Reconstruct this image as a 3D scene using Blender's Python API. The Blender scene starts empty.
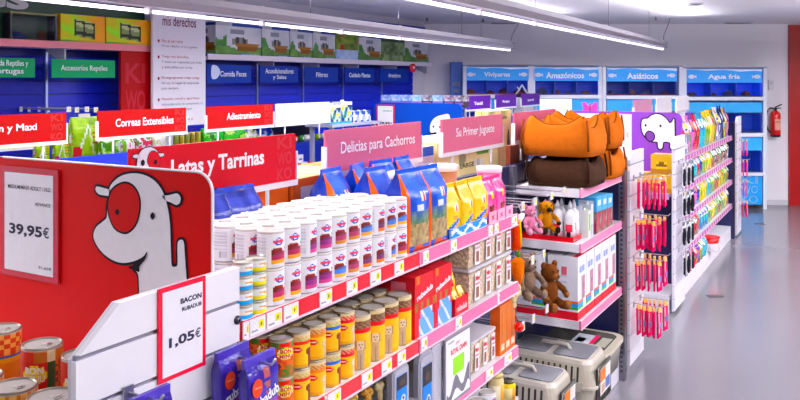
import bpy, math, random
from mathutils import Vector, Matrix

# ------------------------------------------------------------------ camera, lamps, exposure
SC = bpy.context.scene
COL = SC.collection
H = 2.12                                   # eye height above the floor
TH = math.atan2(460, 800)                  # the aisles run off towards the right of the frame
S, CO = math.sin(TH), math.cos(TH)
cd = bpy.data.cameras.new('camera'); cam = bpy.data.objects.new('camera', cd); COL.objects.link(cam)
cam.location = (0, 0, H); cam.rotation_euler = (math.pi/2, 0, TH)
cd.sensor_width = 36; cd.lens = 36; cd.shift_y = -0.15; cd.clip_start = 0.05; cd.clip_end = 60
SC.camera = cam
SC.view_settings.view_transform = 'Standard'; SC.view_settings.look = 'None'
SC.view_settings.gamma = 1; SC.view_settings.use_curve_mapping = False
SC.view_settings.exposure = -0.50
w = bpy.data.worlds.new('world'); SC.world = w; w.use_nodes = True
w.node_tree.nodes['Background'].inputs[0].default_value = (.95, .93, 1, 1)
w.node_tree.nodes['Background'].inputs[1].default_value = 0.26
CEIL = 3.07

def area(name, loc, sx, sy, power, rotz=0, col=(1, .965, 1), rx=0):
    l = bpy.data.lights.new(name, 'AREA'); l.shape = 'RECTANGLE'; l.size = sx; l.size_y = sy
    l.energy = power; l.color = col
    o = bpy.data.objects.new(name, l); COL.objects.link(o); o.location = loc; o.rotation_euler = (rx, 0, rotz)
    return o
# strip lamps: the two fluorescent rows in view, plus unseen ones added as fill
def row_light(x0, y0, x1, y1, z, power):
    L = math.hypot(x1-x0, y1-y0)
    area('row_or_fill_light', ((x0+x1)/2, (y0+y1)/2, z), .02, L, power, math.atan2(-(x1-x0), (y1-y0)))
ROW1 = ((-3.75, 1.6), (-4.42, 10.9)); ROW2 = ((-2.1, 1.6), (-2.55, 12.3))
row_light(*ROW1[0], *ROW1[1], 2.535, 135)
row_light(*ROW2[0], *ROW2[1], 2.555, 235)
row_light(.55, -2.0, .6, 4.5, 2.62, 128)  # unseen fill, added to light the near aisle side
row_light(.6, 6.5, .75, 12.6, 2.62, 190)  # unseen fill, added to brighten the far end
row_light(-4.0, -3, -4.05, 1.2, 2.62, 130)  # unseen fill, added to light the red dog board
row_light(2.8, 5, 2.9, 13, 2.62, 330)  # unseen fill, added to light the back wall
row_light(-5.6, -1, -5.6, 2.2, 2.7, 110)  # unseen fill, added for the top of the left wall
def up_light(x0, y0, x1, y1, z, power):                # upward lamps added to brighten the ceiling
    area('added_ceiling_uplight', ((x0+x1)/2, (y0+y1)/2, z), .12, math.hypot(x1-x0, y1-y0), power, math.atan2((x1-x0), (y1-y0)), rx=math.pi)
up_light(*ROW1[0], *ROW1[1], 2.70, 75); up_light(*ROW2[0], *ROW2[1], 2.72, 85)
up_light(.62, 1, .75, 12, 2.72, 520); up_light(2.8, 2, 2.9, 13, 2.72, 800)  # unseen lamps, added to bounce off the ceiling onto the back wall

# ------------------------------------------------------------------ helpers
rnd = random.Random(11)
def at(px, py, X=None, Y=None, Zc=None, h=None):
    """world point seen at a photo pixel, on the plane X=, Y=, at depth Zc= or height h="""
    t = (px-400)/800; v = (80-py)/800
    if X is not None: z = X/(t*CO-S)
    elif Y is not None: z = Y/(t*S+CO)
    elif h is not None: z = (h-H)/v
    else: z = Zc
    return Vector((t*z*CO-z*S, t*z*S+z*CO, H+v*z))
_hx = {}
def hx(s):
    if not isinstance(s, str): return s
    if s not in _hx:
        c = [int(s[i:i+2], 16)/255 for i in (1, 3, 5)]
        c = [x/12.92 if x <= .04045 else ((x+.055)/1.055)**2.4 for x in c]
        l = .25*c[0]+.6*c[1]+.15*c[2]
        _hx[s] = tuple(min(1, max(.002, l+1.22*(x-l))) for x in c)          # the inks and paints of the shop are strong
    return _hx[s]
def mix(a, b, t):
    a, b = hx(a), hx(b); return tuple(x+(y-x)*t for x, y in zip(a, b))

MATS = {}
def mat(name, rough=.5, metal=0, noise=.06, nscale=60, bump=0, bscale=200, coat=0, emit=0, trans=0, spec=.5, alpha=1, ecol=None):
    m = bpy.data.materials.new(name); m.use_nodes = True; nt = m.node_tree; N = nt.nodes; L = nt.links
    p = N['Principled BSDF']
    a = N.new('ShaderNodeAttribute'); a.attribute_name = 'Col'
    tc = N.new('ShaderNodeTexCoord'); nz = N.new('ShaderNodeTexNoise'); nz.inputs['Scale'].default_value = nscale; nz.inputs['Detail'].default_value = 3
    L.new(tc.outputs['Object'], nz.inputs['Vector'])
    mr = N.new('ShaderNodeMapRange'); mr.inputs[3].default_value = 1-noise; mr.inputs[4].default_value = 1+noise
    L.new(nz.outputs['Fac'], mr.inputs[0])
    mx = N.new('ShaderNodeMixRGB'); mx.blend_type = 'MULTIPLY'; mx.inputs[0].default_value = 1
    L.new(a.outputs['Color'], mx.inputs[1]); L.new(mr.outputs[0], mx.inputs[2]); L.new(mx.outputs[0], p.inputs['Base Color'])
    p.inputs['Roughness'].default_value = rough; p.inputs['Metallic'].default_value = metal
    p.inputs['Coat Weight'].default_value = coat; p.inputs['Specular IOR Level'].default_value = spec
    p.inputs['Transmission Weight'].default_value = trans; p.inputs['Alpha'].default_value = alpha
    if bump:
        b = N.new('ShaderNodeBump'); b.inputs['Strength'].default_value = bump; b.inputs['Distance'].default_value = .01
        n2 = N.new('ShaderNodeTexNoise'); n2.inputs['Scale'].default_value = bscale; n2.inputs['Detail'].default_value = 3
        L.new(tc.outputs['Object'], n2.inputs['Vector']); L.new(n2.outputs['Fac'], b.inputs['Height']); L.new(b.outputs[0], p.inputs['Normal'])
    if emit:
        p.inputs['Emission Strength'].default_value = emit
        L.new(a.outputs['Color'], p.inputs['Emission Color'])
    MATS[name] = m; return m
PAPER = mat('printed_paper', .45, noise=.05, spec=.3)
GLOSS = mat('glossy_plastic', .22, noise=.04)
PAINT = mat('painted_metal', .38, noise=.03, nscale=20)
BOARD = mat('sign_board', .38, noise=.05, nscale=35, spec=.12)
METAL = mat('bare_metal', .3, metal=.9, noise=.08)
FILM = mat('plastic_film', .16, noise=.14, nscale=25, bump=.55, bscale=28)
FABRIC = mat('fabric', .95, noise=.14, nscale=30, bump=.6, bscale=60, spec=.1)
PLUSH = mat('plush', 1.0, noise=.35, nscale=90, bump=1, bscale=160, spec=.05)
WALLM = mat('wall_paint', .8, noise=.02, nscale=3)
CLEAR = mat('clear_plastic', .12, noise=.02, trans=.0, alpha=.14)
KIBBLE = mat('kibble', .9, noise=1.0, nscale=75, bump=1, bscale=80)
TUBE = mat('tube_light', .4, noise=0, emit=3.5)
GLASS = mat('tank_glass', .04, noise=0, alpha=.12)
GLOW = mat('glow_panel', .4, noise=.03, nscale=6, emit=.35)  # self-lit; on the tanks the emission stands in for lamps inside

class MB:
    def __init__(s): s.v = []; s.f = []; s.c = []; s.s = []
    def add(s, V, F, c, smooth=False):
        o = len(s.v); s.v += [tuple(p) for p in V]
        for i, f in enumerate(F):
            s.f.append([k+o for k in f]); s.c.append(hx(c[i]) if isinstance(c, list) else hx(c)); s.s.append(smooth)
        return s
    def box(s, x0, x1, y0, y1, z0, z1, c, f=None, t=None, r=None, l=None, b=None):
        """f front (-y), t top, r +x, l -x, b back colours"""
        V = [(x0,y0,z0),(x1,y0,z0),(x1,y1,z0),(x0,y1,z0),(x0,y0,z1),(x1,y0,z1),(x1,y1,z1),(x0,y1,z1)]
        F = [(0,3,2,1),(4,5,6,7),(0,1,5,4),(1,2,6,5),(2,3,7,6),(3,0,4,7)]
        return s.add(V, F, [c, t or c, f or c, r or c, b or c, l or c])
    def rect(s, x0, x1, z0, z1, y, c):
        return s.add([(x0,y,z0),(x1,y,z0),(x1,y,z1),(x0,y,z1)], [(0,1,2,3)], c)
    def prism(s, P, y0, y1, c, side=None):
        """polygon in x,z (counter-clockwise seen from -y), from y0 (front) to y1"""
        n = len(P); A = sum(P[i][0]*P[(i+1)%n][1]-P[(i+1)%n][0]*P[i][1] for i in range(n))
        if A < 0: P = P[::-1]
        V = [(x,y0,z) for x,z in P]+[(x,y1,z) for x,z in P]
        F = [tuple(range(n)), tuple(range(2*n-1, n-1, -1))]+[(i, i+n, (i+1)%n+n, (i+1)%n) for i in range(n)]
        return s.add(V, F, [c, c]+[side or c]*n)
    def flat(s, P, y, c):
        n = len(P); A = sum(P[i][0]*P[(i+1)%n][1]-P[(i+1)%n][0]*P[i][1] for i in range(n))
        if A < 0: P = P[::-1]
        return s.add([(x,y,z) for x,z in P], [tuple(range(n))], c)
    def lathe(s, prof, n, c, cx=0, cy=0, smooth=True):
        """prof [(r,z)], c colour or function(u, j) per face; u=.5 faces -y"""
        V = []; F = []; K = []
        for r, z in prof:
            for i in range(n):
                a = -math.pi/2+2*math.pi*((i)/n-.5); V.append((cx+r*math.cos(a), cy+r*math.sin(a), z))
        for j in range(len(prof)-1):
            for i in range(n):
                k = (i+1) % n; F.append((j*n+i, j*n+k, (j+1)*n+k, (j+1)*n+i)); K.append(c((i+.5)/n, j) if callable(c) else c)
        s.add(V, F, K, smooth); o = len(s.v)-len(V)
        for j, rev in ((0, True), (len(prof)-1, False)):
            if prof[j][0] > 1e-5:
                f = [o+j*n+i for i in range(n)]; s.f.append(f[::-1] if rev else f)
                s.c.append(hx(c(.5, 0 if rev else len(prof)-2) if callable(c) else c)); s.s.append(False)
        return s
    def tube(s, pts, r, c, n=6, caps=True):
        pts = [Vector(p) for p in pts]; V = []; F = []
        for i, p in enumerate(pts):
            d = (pts[min(i+1, len(pts)-1)]-pts[max(i-1, 0)]).normalized()
            a = d.cross(Vector((0,0,1)) if abs(d.z) < .9 else Vector((1,0,0))).normalized(); b = d.cross(a)
            rr = r[i] if isinstance(r, (list, tuple)) else r
            for k in range(n):
                t = 2*math.pi*k/n; V.append(p+rr*(math.cos(t)*a+math.sin(t)*b))
        for i in range(len(pts)-1):
            for k in range(n):
                F.append((i*n+k, i*n+(k+1)%n, (i+1)*n+(k+1)%n, (i+1)*n+k))
        if caps: F += [tuple(range(n-1, -1, -1)), tuple(range((len(pts)-1)*n, len(pts)*n))]
        return s.add(V, F, c, True)
    def ell(s, c0, r, c, nu=14, nv=9, e=1.0, M=None):
        V = []; F = []
        sg = lambda x: math.copysign(abs(x)**e, x)
        for j in range(nv+1):
            b = -math.pi/2+math.pi*j/nv
            for i in range(nu):
                a = 2*math.pi*i/nu
                p = Vector((r[0]*sg(math.cos(b))*sg(math.cos(a)), r[1]*sg(math.cos(b))*sg(math.sin(a)), r[2]*sg(math.sin(b))))
                if M: p = M @ p
                V.append(p+Vector(c0))
        for j in range(nv):
            for i in range(nu): F.append((j*nu+i, j*nu+(i+1)%nu, (j+1)*nu+(i+1)%nu, (j+1)*nu+i))
        K = [c(V[f[0]]) for f in F] if callable(c) else c
        return s.add(V, F, K, True)
    def bag(s, w, d, h, fn, top=.72, cols=10, rows=12, foot=0, puff=.18):
        """gusseted bag: full depth at the bottom, pinched to a seal at the top; fn(side,u,v) gives the print"""
        sd = 4; V = []; F = []; K = []; per = 2*cols+2*sd
        for j in range(rows+1):
            v = j/rows; k = 0 if v < top else ((v-top)/(1-top)); k = k*k*(3-2*k)
            dd = d*(1-k)+.006; ww = w*(1-.04*math.sin(math.pi*min(v/top, 1)))
            for i in range(cols): 
                u = i/cols; V.append((-ww/2+ww*u, -dd/2-d*puff*math.sin(math.pi*u)*math.sin(math.pi*min(1, v*1.05))*(1-k), v*h))
            for i in range(sd): V.append((ww/2-(.12*w*math.sin(math.pi*i/sd)*k), -dd/2+dd*i/sd, v*h))
            for i in range(cols):
                u = 1-i/cols; V.append((-ww/2+ww*u, dd/2+d*puff*math.sin(math.pi*u)*math.sin(math.pi*min(1, v*1.05))*(1-k), v*h))
            for i in range(sd): V.append((-ww/2+(.12*w*math.sin(math.pi*i/sd)*k), dd/2-dd*i/sd, v*h))
        for j in range(rows):
            for i in range(per):
                F.append((j*per+i, j*per+(i+1)%per, (j+1)*per+(i+1)%per, (j+1)*per+i))
                q = i; v = (j+.5)/rows
                if q < cols: K.append(fn('f', (q+.5)/cols, v))
                elif q < cols+sd: K.append(fn('r', (q-cols+.5)/sd, v))
                elif q < 2*cols+sd: K.append(fn('b', (q-cols-sd+.5)/cols, v))
                else: K.append(fn('l', (q-2*cols-sd+.5)/sd, v))
        F.append(tuple(range(per-1, -1, -1))); K.append(K[0])
        return s.add(V, F, K, True)
    def pbox(s, w, d, h, fn, n=8, m=10, x0=None, y0=None, z0=0):
        """printed box: faces gridded so that fn(side,u,v) can colour them; sides f,r,b,l,t"""
        x0 = -w/2 if x0 is None else x0; y0 = -d/2 if y0 is None else y0
        def face(sd, O, U, W, n, m):
            O, U, W = Vector(O), Vector(U), Vector(W)
            V = [O+U*(i/n)+W*(j/m) for j in range(m+1) for i in range(n+1)]
            F = [(j*(n+1)+i, j*(n+1)+i+1, (j+1)*(n+1)+i+1, (j+1)*(n+1)+i) for j in range(m) for i in range(n)]
            s.add(V, F, [fn(sd, (i+.5)/n, (j+.5)/m) for j in range(m) for i in range(n)])
        face('f', (x0,y0,z0), (w,0,0), (0,0,h), n, m); face('r', (x0+w,y0,z0), (0,d,0), (0,0,h), max(2,n//2), m)
        face('b', (x0+w,y0+d,z0), (-w,0,0), (0,0,h), 2, 2); face('l', (x0,y0+d,z0), (0,-d,0), (0,0,h), max(2,n//2), m)
        face('t', (x0,y0,z0+h), (w,0,0), (0,d,0), n, max(2,n//2)); s.add([(x0,y0,z0),(x0,y0+d,z0),(x0+w,y0+d,z0),(x0+w,y0,z0)], [(0,1,2,3)], fn('b', .5, .1))
        return s
    def text(s, body, x0, x1, z0, z1, y, c, bold=.02, res=3):
        if body[-1] == '€' and len(body) > 1 and bold > .012:      # the euro sign keeps its open bars
            xm = x0+(x1-x0)*(1-1.02/len(body)); s.text('€', xm+(x1-x0)*.02, x1, z0+(z1-z0)*.16, z1, y, c, .013, res); body = body[:-1]; x1 = xm
        V, F = glyphs(body, bold, res)
        s.add([(x0+(x1-x0)*a, y, z0+(z1-z0)*b) for a, b in V], F, c); return s
    def xf(s, M):
        s.v = [tuple(M @ Vector(p)) for p in s.v]; return s
    def mesh(s, name):
        me = bpy.data.meshes.new(name); me.from_pydata(s.v, [], s.f)
        at_ = me.color_attributes.new('Col', 'FLOAT_COLOR', 'CORNER'); buf = []
        for f, c in zip(s.f, s.c): buf += [c[0], c[1], c[2], 1.0]*len(f)
        at_.data.foreach_set('color', buf)
        me.polygons.foreach_set('use_smooth', s.s); me.update(); return me
    def build(s, name, m, parent=None, loc=(0,0,0), rz=0, bevel=0):
        me = s.mesh(name); me.materials.append(m)
        o = bpy.data.objects.new(name, me); COL.objects.link(o); o.location = loc; o.rotation_euler = (0,0,rz)
        if parent: o.parent = parent
        if bevel:
            b = o.modifiers.new('edge', 'BEVEL'); b.width = bevel; b.segments = 2; b.limit_method = 'ANGLE'
        return o
def vn(u, v, k=6, seed=0):
    """smooth value noise for prints"""
    x, y = u*k, v*k; i, j = int(x//1), int(y//1); a, b = x-i, y-j; a = a*a*(3-2*a); b = b*b*(3-2*b)
    h = lambda p, q: (math.sin(p*127.1+q*311.7+seed*74.7)*43758.5453) % 1
    return (h(i,j)*(1-a)+h(i+1,j)*a)*(1-b)+(h(i,j+1)*(1-a)+h(i+1,j+1)*a)*b
_gl = {}
def glyphs(body, bold, res):
    k = (body, bold, res)
    if k not in _gl:
        cu = bpy.data.curves.new('lettering', 'FONT'); cu.body = body; cu.size = 1; cu.offset = bold; cu.resolution_u = res; cu.align_x = 'CENTER'
        ob = bpy.data.objects.new('lettering', cu); me = bpy.data.meshes.new_from_object(ob)
        P = [(v.co.x, v.co.y) for v in me.vertices]; F = [tuple(p.vertices) for p in me.polygons]
        bpy.data.objects.remove(ob); bpy.data.curves.remove(cu); bpy.data.meshes.remove(me)
        xs = [p[0] for p in P]; ys = [p[1] for p in P]; a, b, c, d = min(xs), max(xs), min(ys), max(ys)
        _gl[k] = ([((x-a)/(b-a), (y-c)/(d-c)) for x, y in P], F)
    return _gl[k]
def tag(o, label, cat, group=None, kind=None):
    if label: o['label'] = label
    if cat: o['category'] = cat
    if group: o['group'] = group
    if kind: o['kind'] = kind
    return o
def thing(name, label, cat, loc=(0,0,0), rz=0, group=None):
    o = bpy.data.objects.new(name, None); COL.objects.link(o); o.empty_display_size = .05
    o.location = loc; o.rotation_euler = (0,0,rz); return tag(o, label, cat, group)
def struct(mb, name, m, loc=(0,0,0), rz=0):
    o = mb.build(name, m, None, loc, rz); o['kind'] = 'structure'; return o
def dup(root, loc, rz=None, label=None, group=None):
    r = root.copy(); COL.objects.link(r); r.location = loc
    if rz is not None: r.rotation_euler = (0,0,rz)
    if label: r['label'] = label
    if group: r['group'] = group
    for ch in root.children:
        c = ch.copy(); COL.objects.link(c); c.parent = r
        for g in ch.children:
            d = g.copy(); COL.objects.link(d); d.parent = c
    return r
class Kind:
    """builds the first of a kind, copies it afterwards"""
    def __init__(s, make): s.make = make; s.first = None
    def __call__(s, loc, rz, label, group=None):
        if s.first is None:
            s.first = s.make(); o = s.first; o.location = loc; o.rotation_euler = (0,0,rz); o['label'] = label
            if group: o['group'] = group
            return o
        return dup(s.first, loc, rz, label, group)
ORD = 'first second third fourth fifth sixth seventh eighth ninth tenth eleventh twelfth thirteenth fourteenth fifteenth sixteenth seventeenth eighteenth nineteenth twentieth'.split()
PI = math.pi; R90 = PI/2
def smooth(P, n=5):
    """closed Catmull-Rom outline"""
    out = []; m = len(P)
    for i in range(m):
        a, b, c, d = (Vector(P[(i+k) % m]) for k in (-1, 0, 1, 2))
        for k in range(n):
            t = k/n; out.append(tuple(.5*((2*b)+(c-a)*t+(2*a-5*b+4*c-d)*t*t+(3*b-a-3*c+d)*t**3)))
    return out
def grow(P, d):
    n = len(P); A = sum(P[i][0]*P[(i+1)%n][1]-P[(i+1)%n][0]*P[i][1] for i in range(n)); sg = 1 if A > 0 else -1
    out = []
    for i in range(n):
        a, b, c = Vector(P[i-1]), Vector(P[i]), Vector(P[(i+1)%n])
        t = (c-a); t = t.normalized() if t.length > 1e-9 else Vector((1,0)); out.append((b.x+sg*t.y*d, b.y-sg*t.x*d))
    return out
def ellipse(cx, cz, rx, rz, n=24): return [(cx+rx*math.cos(2*PI*i/n), cz+rz*math.sin(2*PI*i/n)) for i in range(n)]
def rrect(x0, x1, z0, z1, r, n=5, corners=(1,1,1,1)):
    P = []
    for (cx, cz, a0, on) in ((x1-r, z0+r, -90, corners[0]), (x1-r, z1-r, 0, corners[1]), (x0+r, z1-r, 90, corners[2]), (x0+r, z0+r, 180, corners[3])):
        if on:
            for i in range(n+1):
                a = math.radians(a0+90*i/n); P.append((cx+r*math.cos(a), cz+r*math.sin(a)))
        else:
            a = math.radians(a0+45); P.append((cx+math.copysign(r, math.cos(a)), cz+math.copysign(r, math.sin(a))))
    return P
# ------------------------------------------------------------------ the setting
FLOORM = mat('polished_floor', .16, noise=.05, nscale=1.2, spec=.55)
CEILM = mat('ceiling_paint', .85, noise=.02, nscale=2)
ZB = 13.57
def backpt(d=0.0): return Vector((-(ZB-d)*S, (ZB-d)*CO, 0))
def bx(px, d=0.0): return (px-400)/800*(ZB-d)
def bz(py, d=0.0): return H-(py-80)/800*(ZB-d)
struct(MB().box(-9, 6, -3.5, 18, -.1, 0, '#747379'), 'floor', FLOORM)
struct(MB().box(-9, 6, -3.5, 18, CEIL, CEIL+.1, '#e6e4e8'), 'ceiling', CEILM)
struct(MB().box(-4, 7.5, 0, .15, 0, CEIL, '#edebf0').xf(Matrix.Identity(4)), 'wall_back', WALLM, backpt(), TH)
struct(MB().box(-6.55, -6.4, -3.5, 11.95, 0, CEIL, '#eceaf0'), 'wall_left', WALLM)
# dark red wall section at the aisle's end
struct(MB().box(bx(788), 7.5, -.05, 0, 0, bz(24.5)-.01, '#9a1420'), 'wall_right', mat('red_wall', .35, noise=.12, nscale=5), backpt(), TH)
struct(MB().box(bx(767), bx(788)-.01, -.015, 0, 0, .09, '#c9c8cf'), 'baseboard_back', WALLM, backpt(), TH)
# raised band over the left wall shelving: green over the reptile bay, pale with a blue stripe over the aquarium bays
YL0 = 2.6; YG = at(152, 40, X=-6.0).y; YT = at(206, 40, X=-6.0).y; YE = at(431, 60, X=-6.0).y
struct(MB().box(-6.4, -6.12, YL0, YG, 2.86, CEIL, '#0e4a32').box(-6.4, -6.1, YL0, YG, 2.45, 2.86, '#0c3f2c'), 'trim_1', PAINT)
struct(MB().box(-6.4, -6.12, YG, YE, 2.86, CEIL, '#b9b7c2').box(-6.4, -6.10, YT, YE, 2.84, 2.97, '#16309c'), 'trim_2', WALLM)
fl = MB().text('animales', 0, 1.9, 0, .20, 0, '#c9cdd0', .03).build('lettering', BOARD, None, (-6.09, at(28, 0, X=-6.1).y-1.9, at(15, 7, X=-6.1).z-.02), R90)
fl.parent = bpy.data.objects['trim_1']
struct(MB().box(bx(451, .3), bx(462.5, .3), -.3, 0, 0, bz(62, .3), '#1f5fb4'), 'trim_3', PAINT, backpt(), TH)
g = MB()
for k, s_ in enumerate(('KI', 'WO', 'KO')): g.text(s_, bx(453.5, .3), bx(459.5, .3), bz(86+7*k, .3), bz(82+7*k, .3), -.302, '#8d8a6a')
o = g.build('lettering', BOARD, bpy.data.objects['trim_3'])

# ceiling fittings
def vent(name, p, L, lab):
    t = thing(name, lab, 'vent', (p.x, p.y, CEIL), TH)
    MB().box(-L/2, L/2, -.09, .09, -.015, 0, '#bdbbc3').build('frame', PAINT, t)
    for k in range(3): MB().box(-L/2+.02, L/2-.02, -.07+.05*k, -.04+.05*k, -.022, -.015, '#55525c').build('slat', PAINT, t)
q = at(502, 26, h=CEIL); 
vent('ceiling_vent', at(503, 22.5, h=CEIL-.0), .42, 'narrow dark slot vent in the ceiling above the tank marked Viviparos')
vent('ceiling_vent', at(738, 23.6, h=CEIL)+Vector((.05,-.35,0)), .45, 'narrow dark slot vent in the ceiling above the tank marked Agua fria')
vent('ceiling_vent', at(694, 3.5, h=CEIL), .16, 'short slot vent in the open ceiling right of the light rows')
for px, py, lab in ((427, 18, 'small ceiling sprinkler between the two hanging light rows'), (483, 19, 'small ceiling sprinkler near the end of the shorter light row'), (656, 17, 'small ceiling sprinkler beyond the longer light row')):
    p = at(px, py, h=CEIL); t = thing('ceiling_sprinkler', lab, 'sprinkler', (p.x, p.y, CEIL))
    MB().lathe([(.035, -.006), (.035, 0)], 12, '#a9a7ae').build('rosette', PAINT, t)
    MB().lathe([(.012, -.04), (.012, -.006)], 8, '#6f6c74').lathe([(.03, -.046), (.03, -.04)], 10, '#6f6c74').build('head', METAL, t)
for px, py, lab in ((760, 224, 'small dark floor plate far down the aisle'), (715, 296.5, 'small dark floor plate in front of the first aisle shelves')):
    p = at(px, py, h=0.0); t = thing('floor_plate', lab, 'plate', (p.x, p.y, 0), TH)
    MB().box(-.07, .07, -.035, .035, 0, .006, '#77757c').build('plate', METAL, t)

# hanging fluorescent rows
def light_row(p0, p1, zt, lab, wires):
    L = math.hypot(p1[0]-p0[0], p1[1]-p0[1]); a = math.atan2(-(p1[0]-p0[0]), p1[1]-p0[1])
    t = thing('fluorescent_light_row', lab, 'light', (p0[0], p0[1], zt), a)
    MB().add([(x, y, z) for y in (0, L) for x, z in ((-.055,.005),(.055,.005),(.06,.055),(.03,.105),(-.03,.105),(-.06,.055))],
             [(0,1,7,6),(1,2,8,7),(2,3,9,8),(3,4,10,9),(4,5,11,10),(5,0,6,11),(5,4,3,2,1,0),(6,7,8,9,10,11)], '#8f8c97').build('housing', PAINT, t)
    n = int(L//1.22); s0 = L-n*1.22
    for k in range(-1, n):
        y0 = max(0, s0+k*1.22); y1 = s0+(k+1)*1.22
        if y1-y0 < .2: continue
        MB().tube([(0, y0+.03, -.022), (0, y1-.03, -.022)], .012, '#fff4ff', 10).build('tube', TUBE, t)
        h_ = MB().box(-.02, .02, y1-.028, y1-.008, -.04, .03, '#e9e7ee').box(-.012, .012, y1-.022, y1-.012, .03, .115, '#e9e7ee').build('tube_holder', PAINT, t)
    for y in wires: MB().tube([(0, y, .1), (0, y, CEIL-zt)], .003, '#77757f', 5).build('wire', METAL, t)
    MB().box(-.05, .05, L, L+.07, .0, .09, '#77747f').build('end_cap', PAINT, t)
    MB().tube([(0, L+.04, .09), (0, L+.10, .2), (.04, L+.28, .38), (.05, L+.34, CEIL-zt)], .006, '#5f5c66', 6).build('cable', PAINT, t)
light_row(ROW1[0], ROW1[1], 2.575, 'shorter hanging row of fluorescent tubes ending above the shelf of aquarium boxes', (1.5, 3.9, 5.6, 7.4, 8.1))
light_row(ROW2[0], ROW2[1], 2.60, 'long bright hanging row of fluorescent tubes pointing at the tank marked Asiaticos', (2, 4.6, 7.2, 9.6))

# ------------------------------------------------------------------ fish tanks along the back wall
DT = .45
def U(px): return bx(px, DT)
def V(py): return bz(py, DT)
fishm = lambda b, x, z, s, y, c: b.flat([(x+s*.55*math.cos(2*PI*k/14), z+s*.34*math.sin(2*PI*k/14)) for k in range(14)], y, c).flat([(x+s*.4, z), (x+s*.8, z+s*.3), (x+s*.8, z-s*.3)], y, c)
def tank_unit(x0, x1, hx0, hx1, word, tx0, tx1, glass_c, lab, lower, dy, gdark):
    t = thing('fish_tank_unit', lab, 'fish tank', tuple(backpt(DT)), TH, 'fish tank units along the back wall')
    a, b = U(x0), U(x1); fw = .06
    f = MB(); white = '#dfe3ee'
    for x in (a, b-fw): f.box(x, x+fw, 0, .4, 0, V(66+dy), white)
    f.box(a, b, 0, .4, V(66+dy), V(64.5+dy), '#8a90a4'); f.box(a+fw, b-fw, .38, .4, 0, V(66+dy), '#cfd8ee'); f.build('frame', PAINT, t)
    c0, c1 = U(hx0), U(hx1)
    hd = MB().box(c0, c1, .0, .04, V(80.5+dy), V(67+dy), '#2f8fd8')
    hill = [(c0, V(69.5+dy))]
    for k in range(25):
        u = k/24; hill.append((c0+(c1-c0)*u, V(69.6+dy-1.3*abs(math.sin(u*7.1+x0))-.9*math.sin(u*3+1))))
    hill += [(c1, V(67.02+dy)), (c0, V(67.02+dy))]
    hd.flat(hill, -.002, '#c3cfea'); h = hd.build('header', GLOW, t)
    tx = MB().text(word, U(tx0), U(tx1), V(78+dy), V(72+dy), -.004, '#f4f7ff', .025)
    for x in (hx0+4.5, hx1-5): fishm(tx, U(x), V(74.5+dy), .1 if x < (hx0+hx1)/2 else -.1, -.004, '#dbe6f8')
    tx.build('lettering', BOARD, h)
    def tank(z0, z1, c, nm='tank'):
        tk = MB().box(c0, c1, .33, .36, V(z0), V(z1), c).box(c0, c0+.02, .03, .33, V(z0), V(z1), c).box(c1-.02, c1, .03, .33, V(z0), V(z1), c)
        for k in (1, 2): x = c0+(c1-c0)*k/3; tk.box(x-.012, x+.012, .03, .33, V(z0), V(z1), mix(c, '#0b1240', .5))
        tk.box(c0, c1, .03, .33, V(z0), V(z0)+.02, gdark)
        o = tk.build(nm, GLOW, t)  # glow put into the tank walls and floor in place of tank lamps
        MB().box(c0, c1, .015, .022, V(z0), V(z1), '#1c3070').build('glass', GLASS, o)
        return o
    tk = tank(94.6+dy, 80.5+dy, glass_c)
    r = random.Random(int(x0))
    for k in range(4):
        x = c0+(c1-c0)*(.12+.25*k)+r.uniform(-.05, .05); rr = r.uniform(.05, .11)
        MB().ell((x, .2, V(94.6+dy)+.02), (rr, .07, rr*r.uniform(.5, 1.1)), r.choice(['#8a5a4a', '#6d4a48', '#a9826a', '#5a5b78']), 9, 6).build('tank_rock', PLUSH, tk)
    MB().box(c0-.02, c1+.02, -.06, .36, V(98+dy), V(94.6+dy), '#e6e9f2').build('ledge', PAINT, t)
    for k, (z0, z1, c, kind) in enumerate(lower):
        if kind == 'tank': tank(z0, z1, c, 'lower_tank')
        elif kind == 'ledge': MB().box(c0-.02, c1+.02, -.05, .36, V(z0), V(z1), c).build('ledge', PAINT, t)
        else:
            p = MB().box(c0, c1, 0, .05, V(z0), V(z1), c).build('panel', GLOSS, t)
            if kind == 'logo':
                g = MB()
                for i, s_ in enumerate(('KI', 'WO', 'KO')): g.text(s_, U(741), U(758), V(183.5+10*i), V(175.5+10*i), -.003, '#a9d2f3')
                g.build('lettering', BOARD, p)
    return t
lowA = [(111, 98, '#5db2ee', 'panel'), (131, 113, '#1c3fae', 'tank'), (135, 131.5, '#e6e9f2', 'ledge'), (149, 135, '#5db2ee', 'panel'), (171, 150, '#1c3fae', 'tank'), (174, 171, '#e6e9f2', 'ledge'), (203, 174, '#4aa3ea', 'logo')]
lowB = [(z0+1.5, z1+1.5 if z1 != 98 else 102.4, c, k) for z0, z1, c, k in lowA]
tank_unit(463, 531.5, 466, 529, 'Vivíparos', 484, 510, '#1c40c0', 'fish tank unit under the header Viviparos with brown stones', lowA, 0, '#7c3a3a')
tank_unit(531.5, 602, 533.5, 599, 'Amazónicos', 546, 584, '#1c3cb8', 'fish tank unit under the header Amazonicos with pale rocks', lowA, .4, '#454a7c')
tank_unit(602.5, 683, 607, 677, 'Asiáticos', 627, 658, '#1c2a7c', 'dark fish tank unit under the header Asiaticos', lowA, .9, '#6a2036')
tank_unit(683, 767, 687, 762, 'Agua fría', 708, 740, '#0c50ee', 'bright blue fish tank unit under the header Agua fria', lowB, 2.2, '#16245e')
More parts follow.
